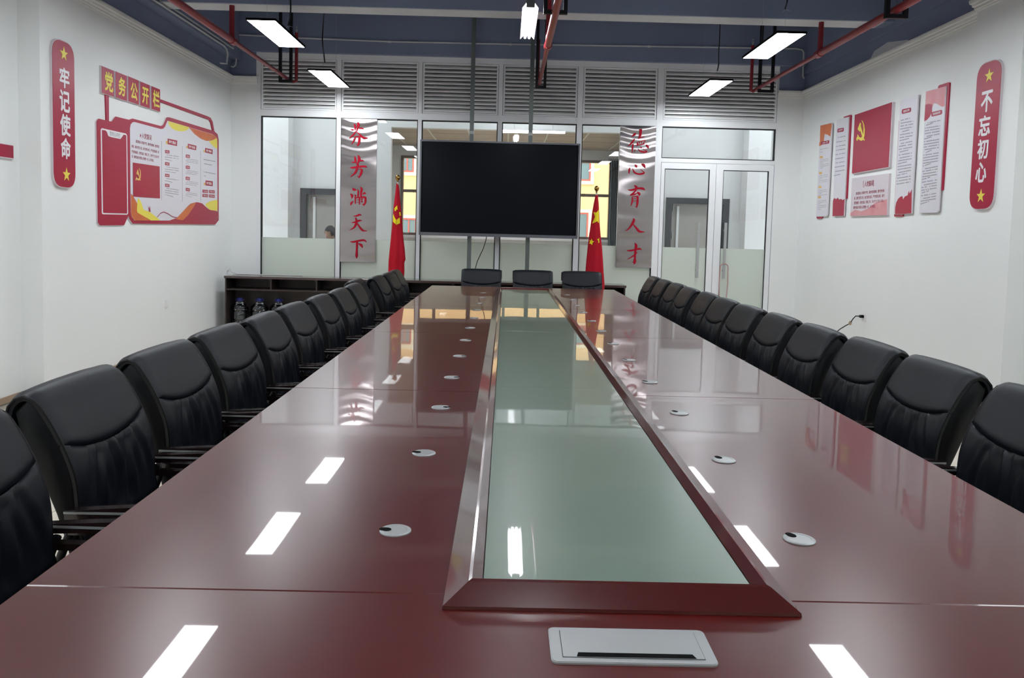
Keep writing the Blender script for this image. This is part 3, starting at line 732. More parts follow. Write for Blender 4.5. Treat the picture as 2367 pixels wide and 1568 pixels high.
def bottle(x, y, lab, tall=0):
    z0 = .065
    t = thing('water_bottle', lab, 'bottle', (x, y, z0), group='big water bottles in the credenza')
    MB().lathe((x, y, z0), [(.10, 0), (.118, .012), (.12, .10), (.110, .115), (.12, .13), (.12, .24), (.110, .255), (.12, .27), (.115, .31), (.08, .345), (.036, .368), (.030, .375), (.030, .395)], 24).build('bottle_body', pet_m, t)
    cp_ = MB().lathe((x, y, z0+.385), [(.034, 0), (.036, .004), (.034, .036), (.028, .042), (.001, .042)], 20).build('cap', bluecap_m, t)
    MB().tube([(x+.034*math.cos(a), y-.01, z0+.405+.028*math.sin(a)-.0) if False else (x+.055*math.cos(a), y, z0+.398+.02*math.sin(a)) for a in [math.radians(q) for q in range(0, 361, 24)]], .004, 6).build('carry_ring', bluecap_m, t)
    return t
for i, (px, s) in enumerate(((554, 'leftmost'), (600, 'middle'), (644, 'rightmost'))):
    p = at(px, 720, Y=10.64); bottle(p.x, 10.64, 'large clear water bottle with blue cap in the credenza, %s of three' % s)

# ================================================================== SCREEN on floor-to-ceiling poles
tv = thing('display_screen', 'large black flat screen in a thin grey frame hung before the glass partition', 'screen', (-.1, 10.75, 1.4))
vx0, vx1, vz0, vz1 = -1.187, .979, 1.412, 2.690
B(vx0, vx1, 10.75, 10.80, vz0, vz1).build('casing', black_m, tv)
b = MB(); frame_rect(b, vx0-.004, vx1+.004, vz0-.004, vz1+.004, .022, 10.738, 10.802); b.box(vx0, vx1, 10.736, 10.80, vz0-.012, vz0+.03); b.build('bezel', bezel_m, tv)
B(vx0+.03, vx1-.03, 10.744, 10.7499, vz0+.034, vz1-.024).build('screen_panel', screen_m, tv)
PT = 10.87
for nm, pxt, pxb in (('left', 1094, 1083), ('right', 1230, 1218)):
    x = (at(pxt, 200, Y=PT).x+at(pxb, 590, Y=PT).x)/2
    p = thing('support_pole', 'grey galvanised pole running from beam to floor behind the %s half of the screen' % nm, 'pole', (x, PT, 0), group='poles carrying the screen')
    MB().box(x-.028, x+.028, PT-.025, PT+.025, .0, CEIL).build('square_tube', galv_m, p)
    B(x-.09, x+.09, PT-.07, PT+.07, CEIL-.012, CEIL).build('flange', galv_m, p)
    B(x-.045, x+.045, PT-.07, PT-.026, 1.6, 2.5).build('bracket', galv_m, p)
    MB().box(x-.032, x+.032, PT-.029, PT+.029, 2.80, 2.84).build('clamp', silver_m, p)
ch_ = thing('power_cable', 'thin black cable dangling from the bottom of the screen', 'cable', at(1125, 546, Y=10.83))
pp = [at(x, y, Y=10.84) for x, y in ((1126, 540), (1123, 556), (1117, 575), (1109, 592), (1103, 605), (1099, 620), (1097, 640), (1100, 660))]
MB().tube(pp, .006, 6).build('cable', wire_m, ch_)

# ================================================================== FLAGS
def flag(name_lbl, cxp, ytop, prof, patches, zo, Yf, pole_py):
    base = at(cxp, 600, Y=Yf)
    root = thing('flag', name_lbl, 'flag', (base.x, Yf, 0), group='red flags on stands')
    top = at(cxp+(1 if zo[0] < 1000 else 0), pole_py, Y=Yf)
    MB().tube([(base.x, Yf, .05), (top.x, Yf, top.z)], .011, 10).build('flagpole', whitecord_m, root)
    MB().lathe((base.x, Yf, 0), [(.16, 0), (.16, .02), (.05, .045), (.02, .07), (.018, .12)], 24).build('stand', brass_m, root)
    MB().lathe((top.x, Yf, top.z-.005), [(.008, 0), (.014, .01), (.010, .02), (.016, .028), (.024, .038), (.031, .055), (.031, .067), (.024, .085), (.012, .095), (.001, .098)], 20).build('finial', brass_m, root)
    # prof: (y px, left px, right px)
    def lr(z):
        Z = [(at((l+r)/2, y, Y=Yf).z, at(l, y, Y=Yf).x, at(r, y, Y=Yf).x) for y, l, r in prof]
        if z >= Z[0][0]: return Z[0][1], Z[0][2]
        for i in range(1, len(Z)):
            if z >= Z[i][0] or i == len(Z)-1:
                t_ = (Z[i-1][0]-z)/(Z[i-1][0]-Z[i][0]); return Z[i-1][1]+(Z[i][1]-Z[i-1][1])*t_, Z[i-1][2]+(Z[i][2]-Z[i-1][2])*t_
    zt_, zb_ = at(cxp, prof[0][0], Y=Yf).z, at(cxp, prof[-1][0], Y=Yf).z
    def surf(th, z):
        l, r = lr(z); c = (l+r)/2; hw = (r-l)/2; q = (zt_-z)/(zt_-zb_)
        fo = 1-.22*min(1, q*2)*(.5+.5*math.cos(6*th+.7*math.sin(3*z)+.6))*(abs(math.sin(th))**.6)
        return Vector((c+hw*math.cos(th), Yf+hw*.75*math.sin(th)*fo, z))
    rows = []
    n = 72
    for i in range(37):
        z = zt_+(zb_-zt_)*i/36; rows.append([surf(2*math.pi*j/n, z) for j in range(n+1)])
    MB().grid(rows).build('flag_cloth', flag_m, root, smooth=True)
    def yfront(x, z):
        l, r = lr(z); c = (l+r)/2; hw = max((r-l)/2, 1e-4); v = max(-.995, min(.995, (x-c)/hw)); return surf(-math.acos(v), z)
    for P in patches:
        P2 = [(zo[0]+x/zo[2], zo[1]+y/zo[2]) for x, y in P]; cx = sum(p[0] for p in P2)/len(P2); cy = sum(p[1] for p in P2)/len(P2)
        b = MB(); K = 5
        for i in range(len(P2)):
            a, c_ = P2[i], P2[(i+1) % len(P2)]; idx = {}; vs = []
            for u in range(K+1):
                for v in range(K+1-u):
                    x = cx+(a[0]-cx)*u/K+(c_[0]-cx)*v/K; y = cy+(a[1]-cy)*u/K+(c_[1]-cy)*v/K
                    q = at(x, y, Y=Yf-.03); q = yfront(q.x, q.z); idx[(u, v)] = len(vs); vs.append((q.x, q.y-.006, q.z))
            fs = []
            for u in range(K):
                for v in range(K-u):
                    fs.append((idx[(u, v)], idx[(u+1, v)], idx[(u, v+1)]))
                    if v < K-u-1: fs.append((idx[(u+1, v)], idx[(u+1, v+1)], idx[(u, v+1)]))
            b.add(vs, fs)
        b.build('emblem', flagy_m, root, smooth=True)
zoL = (870, 400, 6.03); zoR = (1340, 420, 6.03)
flag('furled red flag with yellow hammer and sickle standing left of the screen', 918.5, 422, [(424, 916, 921), (440, 914.5, 923.5), (460, 912, 925), (480, 909.5, 927), (510, 907.5, 929.5), (545, 904, 932), (575, 901, 935.5), (600, 898.5, 937.5), (607, 898, 934.5), (625, 897.5, 935), (640, 897, 934), (650, 897, 930)],
     [[(252, 492), (292, 450), (298, 515), (280, 505), (275, 532), (255, 530)], [(240, 570), (250, 610), (278, 655), (275, 718), (235, 685), (230, 610)], [(283, 655), (328, 618), (330, 700), (282, 725)], [(318, 548), (336, 545), (340, 595), (325, 600)]], zoL, 10.24, 421)
flag('furled red flag with yellow stars standing right of the screen', 1379, 448, [(451, 1376.5, 1382), (470, 1372.5, 1384), (490, 1369, 1385), (515, 1366, 1386), (545, 1361.5, 1388.5), (575, 1358, 1392), (605, 1355, 1394), (630, 1353, 1395.5), (655, 1351, 1397.5), (668, 1351, 1397)],
     [[(258, 400), (266, 385), (268, 575), (255, 575), (250, 552), (172, 585), (212, 492), (192, 425), (235, 430)], [(165, 795), (175, 825), (198, 835), (178, 850), (170, 885), (152, 865), (132, 865), (143, 840), (132, 815), (155, 820)], [(235, 800), (262, 800), (268, 775), (272, 850), (255, 855), (258, 825)]], zoR, 10.24, 446)

# ================================================================== STEEL PLAQUES with brushed characters
char_m = mat('plaque_red', (172, 20, 44), .75, spec=.15)
PP = Plane(Y=D-.03, n=(0, -1, 0))
def plaque(corners, chars, lbl):
    P = [at(*c_, Y=D-.03) for c_ in corners]
    t = thing('steel_plaque', lbl, 'plaque', (sum(p.x for p in P)/4, D-.03, min(p.z for p in P)), group='hanging steel plaques')
    x0 = (P[0].x+P[3].x)/2; x1 = (P[1].x+P[2].x)/2; z1 = (P[0].z+P[1].z)/2; z0 = (P[2].z+P[3].z)/2
    rows = []
    n = 200
    for i in range(n+1):
        z = z0+(z1-z0)*i/n; q = max(0, (z-(z1-.62))/.62)
        rows.append([(x0+(x1-x0)*j/12, D-.034-.0030*(q**.6)*math.sin(q*29-2.6*abs(j/6-1)**2+.5)-.002*math.sin(z*4), z) for j in range(13)])
    MB().grid(rows[::-1]).build('steel_sheet', steel_m, t, smooth=True)
    B(x0-.002, x1+.002, D-.026, D-.021, z0-.002, z1+.002).build('backing_board', galv_m, t)
    for zo, st in chars: brush(PP, st, zo, t, .014, char_m)
za = (786, 270, 9.22); zb2 = (786, 420, 8.167); zc3 = (1420, 285, 9.22); zd = (1420, 420, 7.65)
plaque([(788, 274), (870, 276), (869, 607), (787.5, 605)], [
 (za, [[(302, 148, 8), (318, 200, 40), (325, 290, 22)], [(225, 265, 8), (260, 278, 24), (300, 275, 20)], [(380, 105, 8), (395, 170, 60), (375, 240, 40), (352, 325, 10)], [(400, 252, 14), (460, 245, 30), (512, 262, 8)], [(340, 310, 12), (290, 380, 34), (198, 462, 8)], [(345, 315, 10), (420, 380, 30), (500, 448, 46), (600, 450, 6)], [(290, 432, 8), (340, 428, 16), (415, 422, 22)], [(330, 430, 14), (300, 510, 32), (245, 590, 8)], [(418, 418, 40), (412, 520, 48), (398, 590, 38), (366, 628, 6)], [(342, 588, 6), (385, 602, 28)]]),
 (za, [[(320, 838, 8), (325, 900, 44), (340, 990, 24)], [(250, 970, 8), (290, 972, 26), (340, 955, 18)], [(385, 815, 8), (412, 890, 60), (395, 960, 40), (370, 1005, 16)], [(420, 945, 20), (470, 935, 34), (515, 945, 8)], [(345, 990, 10), (380, 1020, 44), (365, 1080, 38)], [(210, 1085, 8), (280, 1088, 44), (370, 1070, 34), (530, 1060, 44), (575, 1085, 8)], [(370, 1075, 40), (330, 1190, 42), (222, 1287, 6)], [(380, 1118, 8), (430, 1112, 20), (466, 1140, 42), (442, 1230, 46), (402, 1312, 8)], [(372, 1272, 8), (415, 1285, 40)]]),
 (zb2, [[(240, 122, 6), (262, 150, 50), (316, 158, 6)], [(192, 228, 6), (228, 262, 46), (225, 320, 6)], [(200, 452, 6), (216, 405, 38), (250, 368, 6)], [(335, 142, 6), (345, 190, 28), (340, 300, 26)], [(385, 95, 6), (410, 140, 42), (398, 220, 34), (395, 295, 28)], [(282, 245, 10), (295, 285, 34)], [(430, 250, 6), (458, 220, 40), (494, 226, 6)], [(288, 290, 26), (290, 420, 20)], [(285, 312, 20), (400, 294, 24), (475, 300, 40)], [(480, 290, 36), (480, 390, 36), (445, 460, 8)], [(418, 428, 6), (455, 432, 34)], [(370, 300, 26), (368, 435, 18)], [(318, 345, 10), (352, 345, 12)], [(322, 392, 10), (350, 390, 12)], [(395, 332, 12), (437, 330, 18)], [(395, 372, 12), (430, 378, 18)], [(412, 300, 16), (412, 400, 12)]]),
 (zb2, [[(253, 655, 8), (320, 645, 32), (375, 625, 34), (402, 645, 6)], [(218, 777, 8), (290, 765, 34), (370, 735, 34), (414, 742, 6)], [(293, 680, 18), (312, 760, 42), (272, 860, 34), (178, 918, 6)], [(312, 770, 14), (380, 870, 32), (435, 925, 32), (517, 930, 6)]]),
 (zb2, [[(193, 1130, 6), (250, 1140, 34), (350, 1118, 34), (455, 1108, 36), (500, 1147, 6)], [(324, 1140, 38), (318, 1300, 36), (314, 1400, 46), (318, 1452, 6)], [(345, 1168, 6), (400, 1200, 46), (426, 1252, 6)]])],
 'tall steel plaque with five red brush characters left of the screen')
plaque([(1434, 290), (1517, 292), (1505, 620), (1424, 618)], [
 (zc3, [[(452, 205, 8), (430, 240, 48), (363, 287, 6)], [(428, 338, 28), (370, 420, 38), (278, 492, 6)], [(398, 440, 26), (386, 540, 32), (380, 642, 6)], [(560, 130, 58), (552, 250, 48), (522, 335, 16)], [(498, 325, 8), (560, 308, 14), (635, 288, 8)], [(490, 402, 10), (560, 388, 14), (655, 372, 14), (605, 442, 14)], [(490, 410, 26), (500, 475, 30)], [(450, 472, 10), (560, 456, 18), (650, 440, 12)], [(582, 390, 12), (575, 442, 10)], [(536, 390, 12), (535, 445, 10)], [(498, 548, 6), (560, 602, 28), (645, 618, 34), (690, 600, 18), (608, 545, 6)], [(555, 505, 8), (578, 532, 24)], [(670, 455, 10), (712, 500, 42), (726, 542, 6)], [(442, 560, 14), (430, 622, 6)]]),
 (zc3, [[(330, 945, 8), (315, 1000, 38), (315, 1082, 6)], [(385, 962, 6), (430, 1050, 32), (510, 1085, 32), (600, 1075, 42), (636, 1050, 18), (555, 988, 6)], [(435, 880, 8), (465, 915, 46), (472, 948, 8)], [(573, 872, 8), (625, 895, 56), (657, 958, 6)]]),
 (zd, [[(348, 65, 8), (388, 100, 48), (380, 130, 38)], [(238, 143, 6), (300, 150, 32), (420, 120, 32), (505, 125, 38), (537, 154, 6)], [(390, 140, 26), (340, 200, 28), (285, 240, 26)], [(275, 240, 14), (350, 228, 26), (412, 200, 10)], [(400, 180, 8), (438, 215, 46), (440, 252, 6)], [(318, 265, 16), (316, 350, 28), (291, 432, 8)], [(320, 272, 12), (380, 260, 18), (422, 258, 18)], [(412, 262, 32), (406, 380, 38), (394, 468, 6)], [(368, 442, 6), (405, 440, 28)], [(330, 306, 8), (376, 297, 12)], [(326, 350, 10), (378, 340, 12)]]),
 (zd, [[(328, 652, 8), (346, 682, 42), (302, 770, 38), (240, 845, 22), (186, 870, 6)], [(318, 735, 8), (380, 812, 30), (445, 882, 42), (537, 890, 6)]]),
 (zd, [[(220, 1218, 6), (280, 1222, 30), (380, 1200, 28), (448, 1190, 34), (480, 1210, 6)], [(358, 1083, 6), (384, 1130, 46), (372, 1220, 38), (364, 1330, 32), (360, 1420, 46), (347, 1464, 6)], [(407, 1248, 8), (340, 1310, 24), (233, 1377, 6)], [(318, 1423, 6), (352, 1432, 26)]])],
 'tall steel plaque with five red brush characters between right flag and doors')

# ================================================================== WALL SIGNS
def signboard(pl, outline, chars, stars, lbl, grp, zo, r=.13):
    P = pl.pts(outline, zo); ys = [p.y for p in P]; y0, y1 = min(ys), max(ys)
    zt_ = (P[0].z+P[1].z)/2; zb_ = (P[2].z+P[3].z)/2; X = P[0].x
    ya = (min(P[0].y, P[1].y)+min(P[2].y, P[3].y))/2; yb = (max(P[0].y, P[1].y)+max(P[2].y, P[3].y))/2
    t = thing('wall_sign', lbl, 'sign', (X, (ya+yb)/2, zb_), group=grp)
    C = [Vector((X, ya, zt_)), Vector((X, yb, zt_)), Vector((X, yb, zb_)), Vector((X, ya, zb_))]
    R1 = rnd(C, r, 8)
    MB().prism([p+pl.n*.0 for p in R1], pl.n*.022).build('backing_board', rededge_m, t)
    C2 = [p+(Vector((X, (ya+yb)/2, (zt_+zb_)/2))-p).normalized()*.008 for p in R1]
    MB().prism([p+pl.n*.022 for p in C2], pl.n*.003).build('red_face', red_m, t)
    for ch, bx_ in chars: text(ch, pl, bx_, white_m, t, .026, 'character', bold=.032, zo=zo)
    for sx_, sy_, sr_ in stars: star_on(pl, zo[0]+sx_/zo[2], zo[1]+sy_/zo[2], sr_, t, .025)
    return t
PLp = Plane(X=WL+.05, n=(1, 0, 0)); PRp = Plane(X=WR-.05, n=(-1, 0, 0))
z3 = (0, 0, 2.53); z4 = (2180, 0, 2.8)
signboard(PLp, [(285, 225), (413, 245), (430, 1105), (300, 1095)],
 [('牢', (330, 388, 396, 515)), ('记', (330, 391, 528, 655)), ('使', (334, 395, 668, 795)), ('命', (338, 396, 806, 930))],
 [(356, 315, .062), (372, 1022, .062)], 'long rounded red sign with four white characters on the left pillar', 'rounded red pillar signs', z3, .13)
signboard(PRp, [(240, 405), (396, 385), (345, 1358), (186, 1358)],
 [('不', (266, 340, 588, 725)), ('忘', (250, 325, 748, 880)), ('初', (242, 312, 900, 1030)), ('心', (230, 300, 1050, 1182))],
 [(318, 490, .062), (263, 1270, .062)], 'long rounded red sign with four white characters on the right pillar', 'rounded red pillar signs', z4, .13)
# red sign at the left picture edge
PLr = Plane(X=WL-.13, n=(1, 0, 0))
ys_ = PLr.p(26, 350)
t = thing('wall_sign', 'plain red sign cut off by the left picture edge', 'sign', (WL-.13, ys_.y, ys_.z-.1))
zt_, zb_ = PLr.p(20, 335).z, PLr.p(20, 365).z
B(WL-.13, WL-.112, ys_.y-1.6, ys_.y, zb_-.01, zt_).build('backing_board', rededge_m, t)
B(WL-.112, WL-.109, ys_.y-1.6, ys_.y-.005, zb_, zt_-.005).build('red_face', red_m, t)

def textlines(pl, zo, rows_, m, parent, h, name='small_print', seed=1):
    """rows_: (x0, y0, x1, y1, thickness) each row printed as a run of short character-like bars"""
    rg = random.Random(seed); b = MB()
    for (x0, y0, x1, y1, th) in rows_:
        x = 0; L = x1-x0
        while x < L-1:
            wd = rg.uniform(.75, 1.0)*th*1.0; 
            if rg.random() < .10: x += th*.8; continue
            e = min(L, x+wd)
            if e-x < .5: break
            f0 = x/L; f1 = e/L; ya, yb = y0+(y1-y0)*f0, y0+(y1-y0)*f1; hh = th*rg.uniform(.4, .5)
            P = [pl.p(zo[0]+a/zo[2], zo[1]+c_/zo[2])+pl.n*h for a, c_ in ((x0+x, ya-hh), (x0+e, yb-hh), (x0+e, yb+hh), (x0+x, ya+hh))]
            b.add(P, [(0, 1, 2, 3)]); x = e+th*.22
    return b.build(name, m, parent, smooth=False, kind='stuff')
def tiltrow(pl, body, zo, x0, y0, x1, y1, hgt, into, bold=.01):      # one line of text between two pixels
    text(body, pl, (x0, x1, (y0+y1)/2-hgt/2, (y0+y1)/2+hgt/2), None, None, 0, zo=zo, into=into, bold=bold)

# ---- left board
z5 = (200, 130, 3.825); PL0 = Plane(X=WL, n=(1, 0, 0)); H = .014
c0 = PL0.p(363, 400)
lb = thing('notice_board', 'wide red and white notice board with columns of text on the left wall', 'board', (WL, c0.y, 1.5))
outline = [(78, 575), (95, 552), (212, 579), (228, 557), (245, 533), (365, 562), (395, 551), (650, 618), (672, 605), (700, 540), (722, 540), (1120, 662), (1150, 690), (1160, 740), (1160, 1450), (1130, 1488), (400, 1480), (370, 1440), (360, 1408), (322, 1493), (110, 1495), (90, 1470)]
PL0.poly('backing_board', [(x-5, y+4) for x, y in outline], rededge_m, lb, 0, .010, z5)
PL0.poly('red_face', outline, red_m, lb, .010, H, z5)
ringo = [(112, 648), (122, 636), (335, 684), (346, 700), (355, 1390), (345, 1402), (130, 1398), (122, 1388)]
ringi = [(122, 652), (152, 656), (336, 698), (338, 700), (346, 1388), (342, 1392), (136, 1386), (132, 1380)]
fr = PL0.poly('white_frame', ringo, white_m, lb, H, H+.001, z5)
PL0.poly('red_inset', ringi, red_m, lb, H+.001, H+.002, z5)
PL0.poly('label_tab', [(148, 652), (315, 690), (305, 705), (285, 732), (205, 716), (178, 706), (165, 668)], white_m, lb, H+.002, H+.003, z5)
text('党务公开栏', PL0, (190, 283, 672, 712), ink_m, lb, H+.0035, zo=z5, bold=.01)
inner = [(372, 640), (378, 602), (398, 582), (415, 582), (645, 644), (668, 640), (682, 625), (705, 570), (1105, 690), (1138, 712), (1146, 745), (1148, 1425), (1130, 1453), (410, 1453), (386, 1420), (378, 1380)]
PL0.poly('white_sheet', inner, board_m, lb, H, H+.001, z5)
k = H+.001
for nm, mm, P in (
 ('yellow_wave', yellow_m, [(705, 573), (898, 628), (885, 650), (850, 663), (805, 664), (760, 650), (725, 620)]),
 ('red_wave', orange_m, [(890, 627), (1105, 692), (1138, 712), (1144, 722), (1100, 745), (1050, 750), (1000, 730), (945, 690), (915, 655)]),
 ('yellow_wave', yellow_m, [(1068, 752), (1100, 745), (1145, 722), (1147, 822), (1115, 800)]),
 ('orange_wave', orange_m, [(379, 1208), (400, 1240), (450, 1330), (560, 1453), (410, 1453), (386, 1420), (379, 1380)]),
 ('yellow_wave', yellow_m, [(440, 1245), (470, 1290), (490, 1360), (545, 1375), (640, 1453), (560, 1453), (430, 1380)]),
 ('yellow_wave', yellow_m, [(1035, 1312), (1080, 1282), (1147, 1268), (1147, 1368), (1080, 1362)]),
 ('red_wave', red_m, [(720, 1453), (800, 1425), (860, 1350), (905, 1305), (960, 1290), (1010, 1300), (1045, 1335), (1080, 1360), (1110, 1364), (1147, 1370), (1147, 1425), (1130, 1453)]),
 ('orange_wave', orange_m, [(775, 1440), (850, 1362), (910, 1306), (960, 1292), (930, 1340), (890, 1400), (840, 1452)])):
    k += .0003; PL0.poly(nm, P, mm, lb, k, k+.0003, z5, r=.035)
b = MB(); rib = [(610, 1422), (640, 1385), (670, 1374), (705, 1388), (745, 1415), (790, 1426)]
PL0.poly('ribbon', rib+[(x, y+7) for x, y in rib[::-1]], redink_m, lb, H+.004, H+.0045, z5)
PL0.poly('ribbon', [(528, 1322), (540, 1350), (546, 1322), (552, 1375), (540, 1378)], redink_m, lb, H+.004, H+.0045, z5)
pic = PL0.poly('red_picture', [(395, 940), (632, 975), (635, 1258), (398, 1240)], red_m, lb, H+.003, H+.0045, z5)
emblem(PL0, (416, 464, 985, 1096), lb, H+.0047, gold_m, z5)
for x, a, b_ in ((651, 750, 1272), (835, 800, 1285), (999, 838, 1285)):
    PL0.poly('divider_line', [(x-1, a), (x+1, a), (x+2, b_), (x, b_)], ink_m, lb, H+.001, H+.0014, z5)
def plate(pl, zo, q, body, parent, h, m=red_m, tm=white_m, bold=.02, pad=.14, r=0, tab=False):
    pl.poly('heading_plate', q, m, parent, h, h+.001, zo, r=r)
    if tab: pl.poly('heading_tab', [(q[0][0]-16, q[0][1]+22), (q[0][0]-1, q[0][1]+20), (q[0][0]-1, q[3][1]-2), (q[0][0]-16, q[3][1]-4)], gold_m, parent, h, h+.0008, zo)
    xl = (q[0][0]+q[3][0])/2; xr = (q[1][0]+q[2][0])/2; w_ = xr-xl
    yt = (q[0][1]+q[1][1])/2; yb = (q[2][1]+q[3][1])/2; hh = yb-yt
    if body: text(body, pl, (xl+w_*pad, xr-w_*pad, yt+hh*.24, yb-hh*.24), tm, parent, h+.0012, zo=zo, bold=bold)
h = H+.0015
for q, s in (([(705, 728), (790, 745), (788, 795), (705, 778)], '四个意识'), ([(885, 773), (960, 792), (957, 832), (885, 816)], '四个自信'), ([(1038, 810), (1105, 826), (1103, 867), (1038, 851)], '两个维护'), ([(1042, 1098), (1105, 1106), (1105, 1150), (1042, 1143)], '四个服从')):
    plate(PL0, z5, q, s, lb, h, tab=True)
for xs, ys2, names_ in (((682, 721), (845, 952, 1055, 1143), ('政治意识', '大局意识', '核心意识', '看齐意识')), ((866, 902), (885, 983, 1081, 1180), ('道路自信', '理论自信', '制度自信', '文化自信'))):
    for y, s in zip(ys2, names_): plate(PL0, z5, [(xs[0], y-17), (xs[1], y-11), (xs[1], y+16), (xs[0], y+11)], s, lb, h, r=.01, bold=.0)
for (a, b_, y), s in zip(((1014, 1064, 1195), (1073, 1123, 1199), (1014, 1064, 1233), (1073, 1123, 1238)), ('个人服从组织', '少数服从多数', '下级服从上级', '全党服从中央')):
    plate(PL0, z5, [(a, y-16), (b_, y-12), (b_, y+15), (a, y+11)], s, lb, h, r=.01, bold=.0, pad=.08)
b = MB()
text('入党誓词', PL0, (476, 562, 687, 736), None, None, H+.0016, zo=z5, into=b, bold=.015)
P_ = PL0.pts([(460, 684), (472, 700), (460, 722)], z5); b.add([p+PL0.n*(H+.0016) for p in P_], [(0, 1, 2)])
b.build('oath_heading', redink_m, lb, smooth=False)
b = MB()
OATH = ['我志愿加入中国共产党，拥护党的纲领，遵守党的', '章程，履行党员义务，执行党的决定，严守党的纪律，保', '守党的秘密，对党忠诚，积极工作，为共产主义奋斗终', '身，随时准备为党和人民牺牲一切，永不叛党。']
for s, (x0, x1, ya, yb) in zip(OATH, ((425, 632, 758, 798), (390, 632, 800, 848), (390, 632, 846, 892), (390, 585, 890, 922))):
    yc = (ya+yb)/2; text(s, PL0, (x0, x1, yc-14, yc+12), None, None, H+.0016, zo=z5, into=b, bold=.012)
b.build('oath_text', redink_m, lb, smooth=False)
R_ = []
for y0, n, last in ((876, 3, .5), (983, 3, .85), (1085, 2, .55), (1173, 4, .6)):
    for i in range(n): xe = 803 if i < n-1 else 682+120*last; R_.append((682+(12 if i == 0 else 0), y0+i*19-(6 if n == 4 else 4), xe, y0+i*19+12, 6.5))
for y0, n, last in ((910, 4, .25), (1012, 3, .9), (1108, 3, .85), (1208, 3, .5)):
    for i in range(n): xe = 975 if i < n-1 else 866+110*last; R_.append((866+(10 if i == 0 else 0), y0+i*13-3, xe, y0+i*13+12, 4.5))
R_ += [(1024, 912, 1130, 932, 8), (1028, 950, 1100, 964, 8), (1024, 1022, 1130, 1042, 8), (1030, 1058, 1044, 1060, 8)]
textlines(PL0, z5, R_, ink_m, lb, H+.0016, seed=3)
# title tiles: five separate tiles over the board, with the red pipe lines that join them to it
for i, (q, ch, bx_) in enumerate((([(112, 84), (225, 125), (222, 358), (115, 330)], '党', (140, 212, 140, 312)), ([(235, 132), (338, 170), (338, 398), (238, 368)], '务', (262, 324, 187, 352)),
 ([(350, 175), (445, 212), (443, 430), (350, 402)], '公', (370, 430, 235, 385)), ([(458, 220), (542, 255), (542, 465), (455, 437)], '开', (473, 529, 278, 422)), ([(557, 262), (635, 292), (633, 495), (555, 466)], '栏', (568, 627, 303, 453)))):
    c1 = PL0.pts(q, z5); y0 = (c1[0].y+c1[3].y)/2; y1 = (c1[1].y+c1[2].y)/2; z1_ = (c1[0].z+c1[1].z)/2; z0_ = (c1[2].z+c1[3].z)/2
    t = thing('title_tile', 'small red tile with the yellow character %s above the left notice board' % ('party', 'affairs', 'public', 'open', 'column')[i], 'sign', (WL, (y0+y1)/2, z0_), group='title tiles over the left notice board')
    t['label'] = 'small red tile with one yellow character, %s of five above the left notice board' % ('first', 'second', 'third', 'fourth', 'last')[i]
    B(WL, WL+.02, y0, y1, z0_, z1_).build('backing_board', rededge_m, t)
    B(WL+.02, WL+.023, y0+.004, y1-.004, z0_+.004, z1_-.004).build('red_face', red_m, t)
    text(ch, PL0, bx_, yellow_m, t, .0240, 'character', bold=.03, zo=z5)
PL0.poly('connector_bar', [(158, 340), (187, 347), (188, 573), (165, 570)], red_m, lb, 0, .012, z5)
PL0.poly('connector_bar', [(634, 376), (1060, 530), (1090, 545), (1108, 580), (1124, 666), (1108, 662), (1092, 590), (1078, 565), (1055, 556), (634, 402)], red_m, lb, 0, .012, z5)

# ---- right boards
z6 = (1870, 170, 4.48); PR0 = PR
def rboard(name, lbl, parts, zref):
    c1 = PR0.pts([zref], z6)[0]
    return thing(name, lbl, 'board', (WR, c1.y, c1.z), group='display boards on the right wall')
bd1 = rboard('display_board', 'narrow white board with an orange top, farthest of the boards on the right wall', None, (90, 1490))
PR0.poly('red_backing', [(122, 715), (140, 705), (150, 1490), (136, 1506), (95, 1506), (88, 1495), (88, 1470)], red_m, bd1, 0, .014, z6)
PR0.poly('backing_board', [(140, 540), (254, 510), (262, 522), (214, 1460), (202, 1482), (94, 1484), (128, 712), (135, 710)], rededge_m, bd1, .014, .02, z6)
PR0.poly('white_face', [(136, 540), (248, 514), (256, 524), (209, 1460), (198, 1477), (90, 1479), (126, 712), (131, 710)], board_m, bd1, .02, .023, z6)
PR0.poly('orange_top', [(136, 541), (248, 515), (255, 524), (240, 655), (208, 632), (180, 628), (172, 700), (150, 742), (124, 755), (126, 712), (131, 710)], orange_m, bd1, .023, .0235, z6)
plate(PR0, z6, [(145, 706), (231, 691), (228, 725), (140, 740)], '三会一课', bd1, .0235, r=.02, pad=.2)
R_ = [(134, 788, 228, 768, 5), (132, 818, 160, 812, 6)]
for y in (868, 1033, 1177, 1283): PR0.poly('orange_heading', [(131-(y-868)*.045, y-11), (161-(y-868)*.045, y-13), (161-(y-868)*.045, y+10), (131-(y-868)*.045, y+12)], gold_m, bd1, .0235, .024, z6)
for y0, n in ((897, 6), (1062, 5), (1215, 4), (1325, 6)):
    for i in range(n):
        xo = -(y0-868)*.048; R_.append((134+xo, y0+i*17, (222 if i % 3 != 2 else 165)+xo, y0+i*17-(14 if i % 3 != 2 else 6), 4.5))
textlines(PR0, z6, R_, ink_m, bd1, .0242, seed=5)
bd2 = rboard('display_board', 'narrow grey-white board with a red foot, second farthest on the right wall', None, (262, 1478))
PR0.poly('red_backing', [(372, 449), (440, 427), (447, 435), (403, 1296), (385, 1300), (380, 1290)], red_m, bd2, 0, .014, z6)
PR0.poly('backing_board', [(308, 484), (318, 474), (434, 448), (384, 1477), (264, 1482)], rededge_m, bd2, .014, .02, z6)
PR0.poly('white_face', [(305, 486), (314, 477), (430, 451), (380, 1473), (262, 1478)], board_m, bd2, .02, .023, z6)
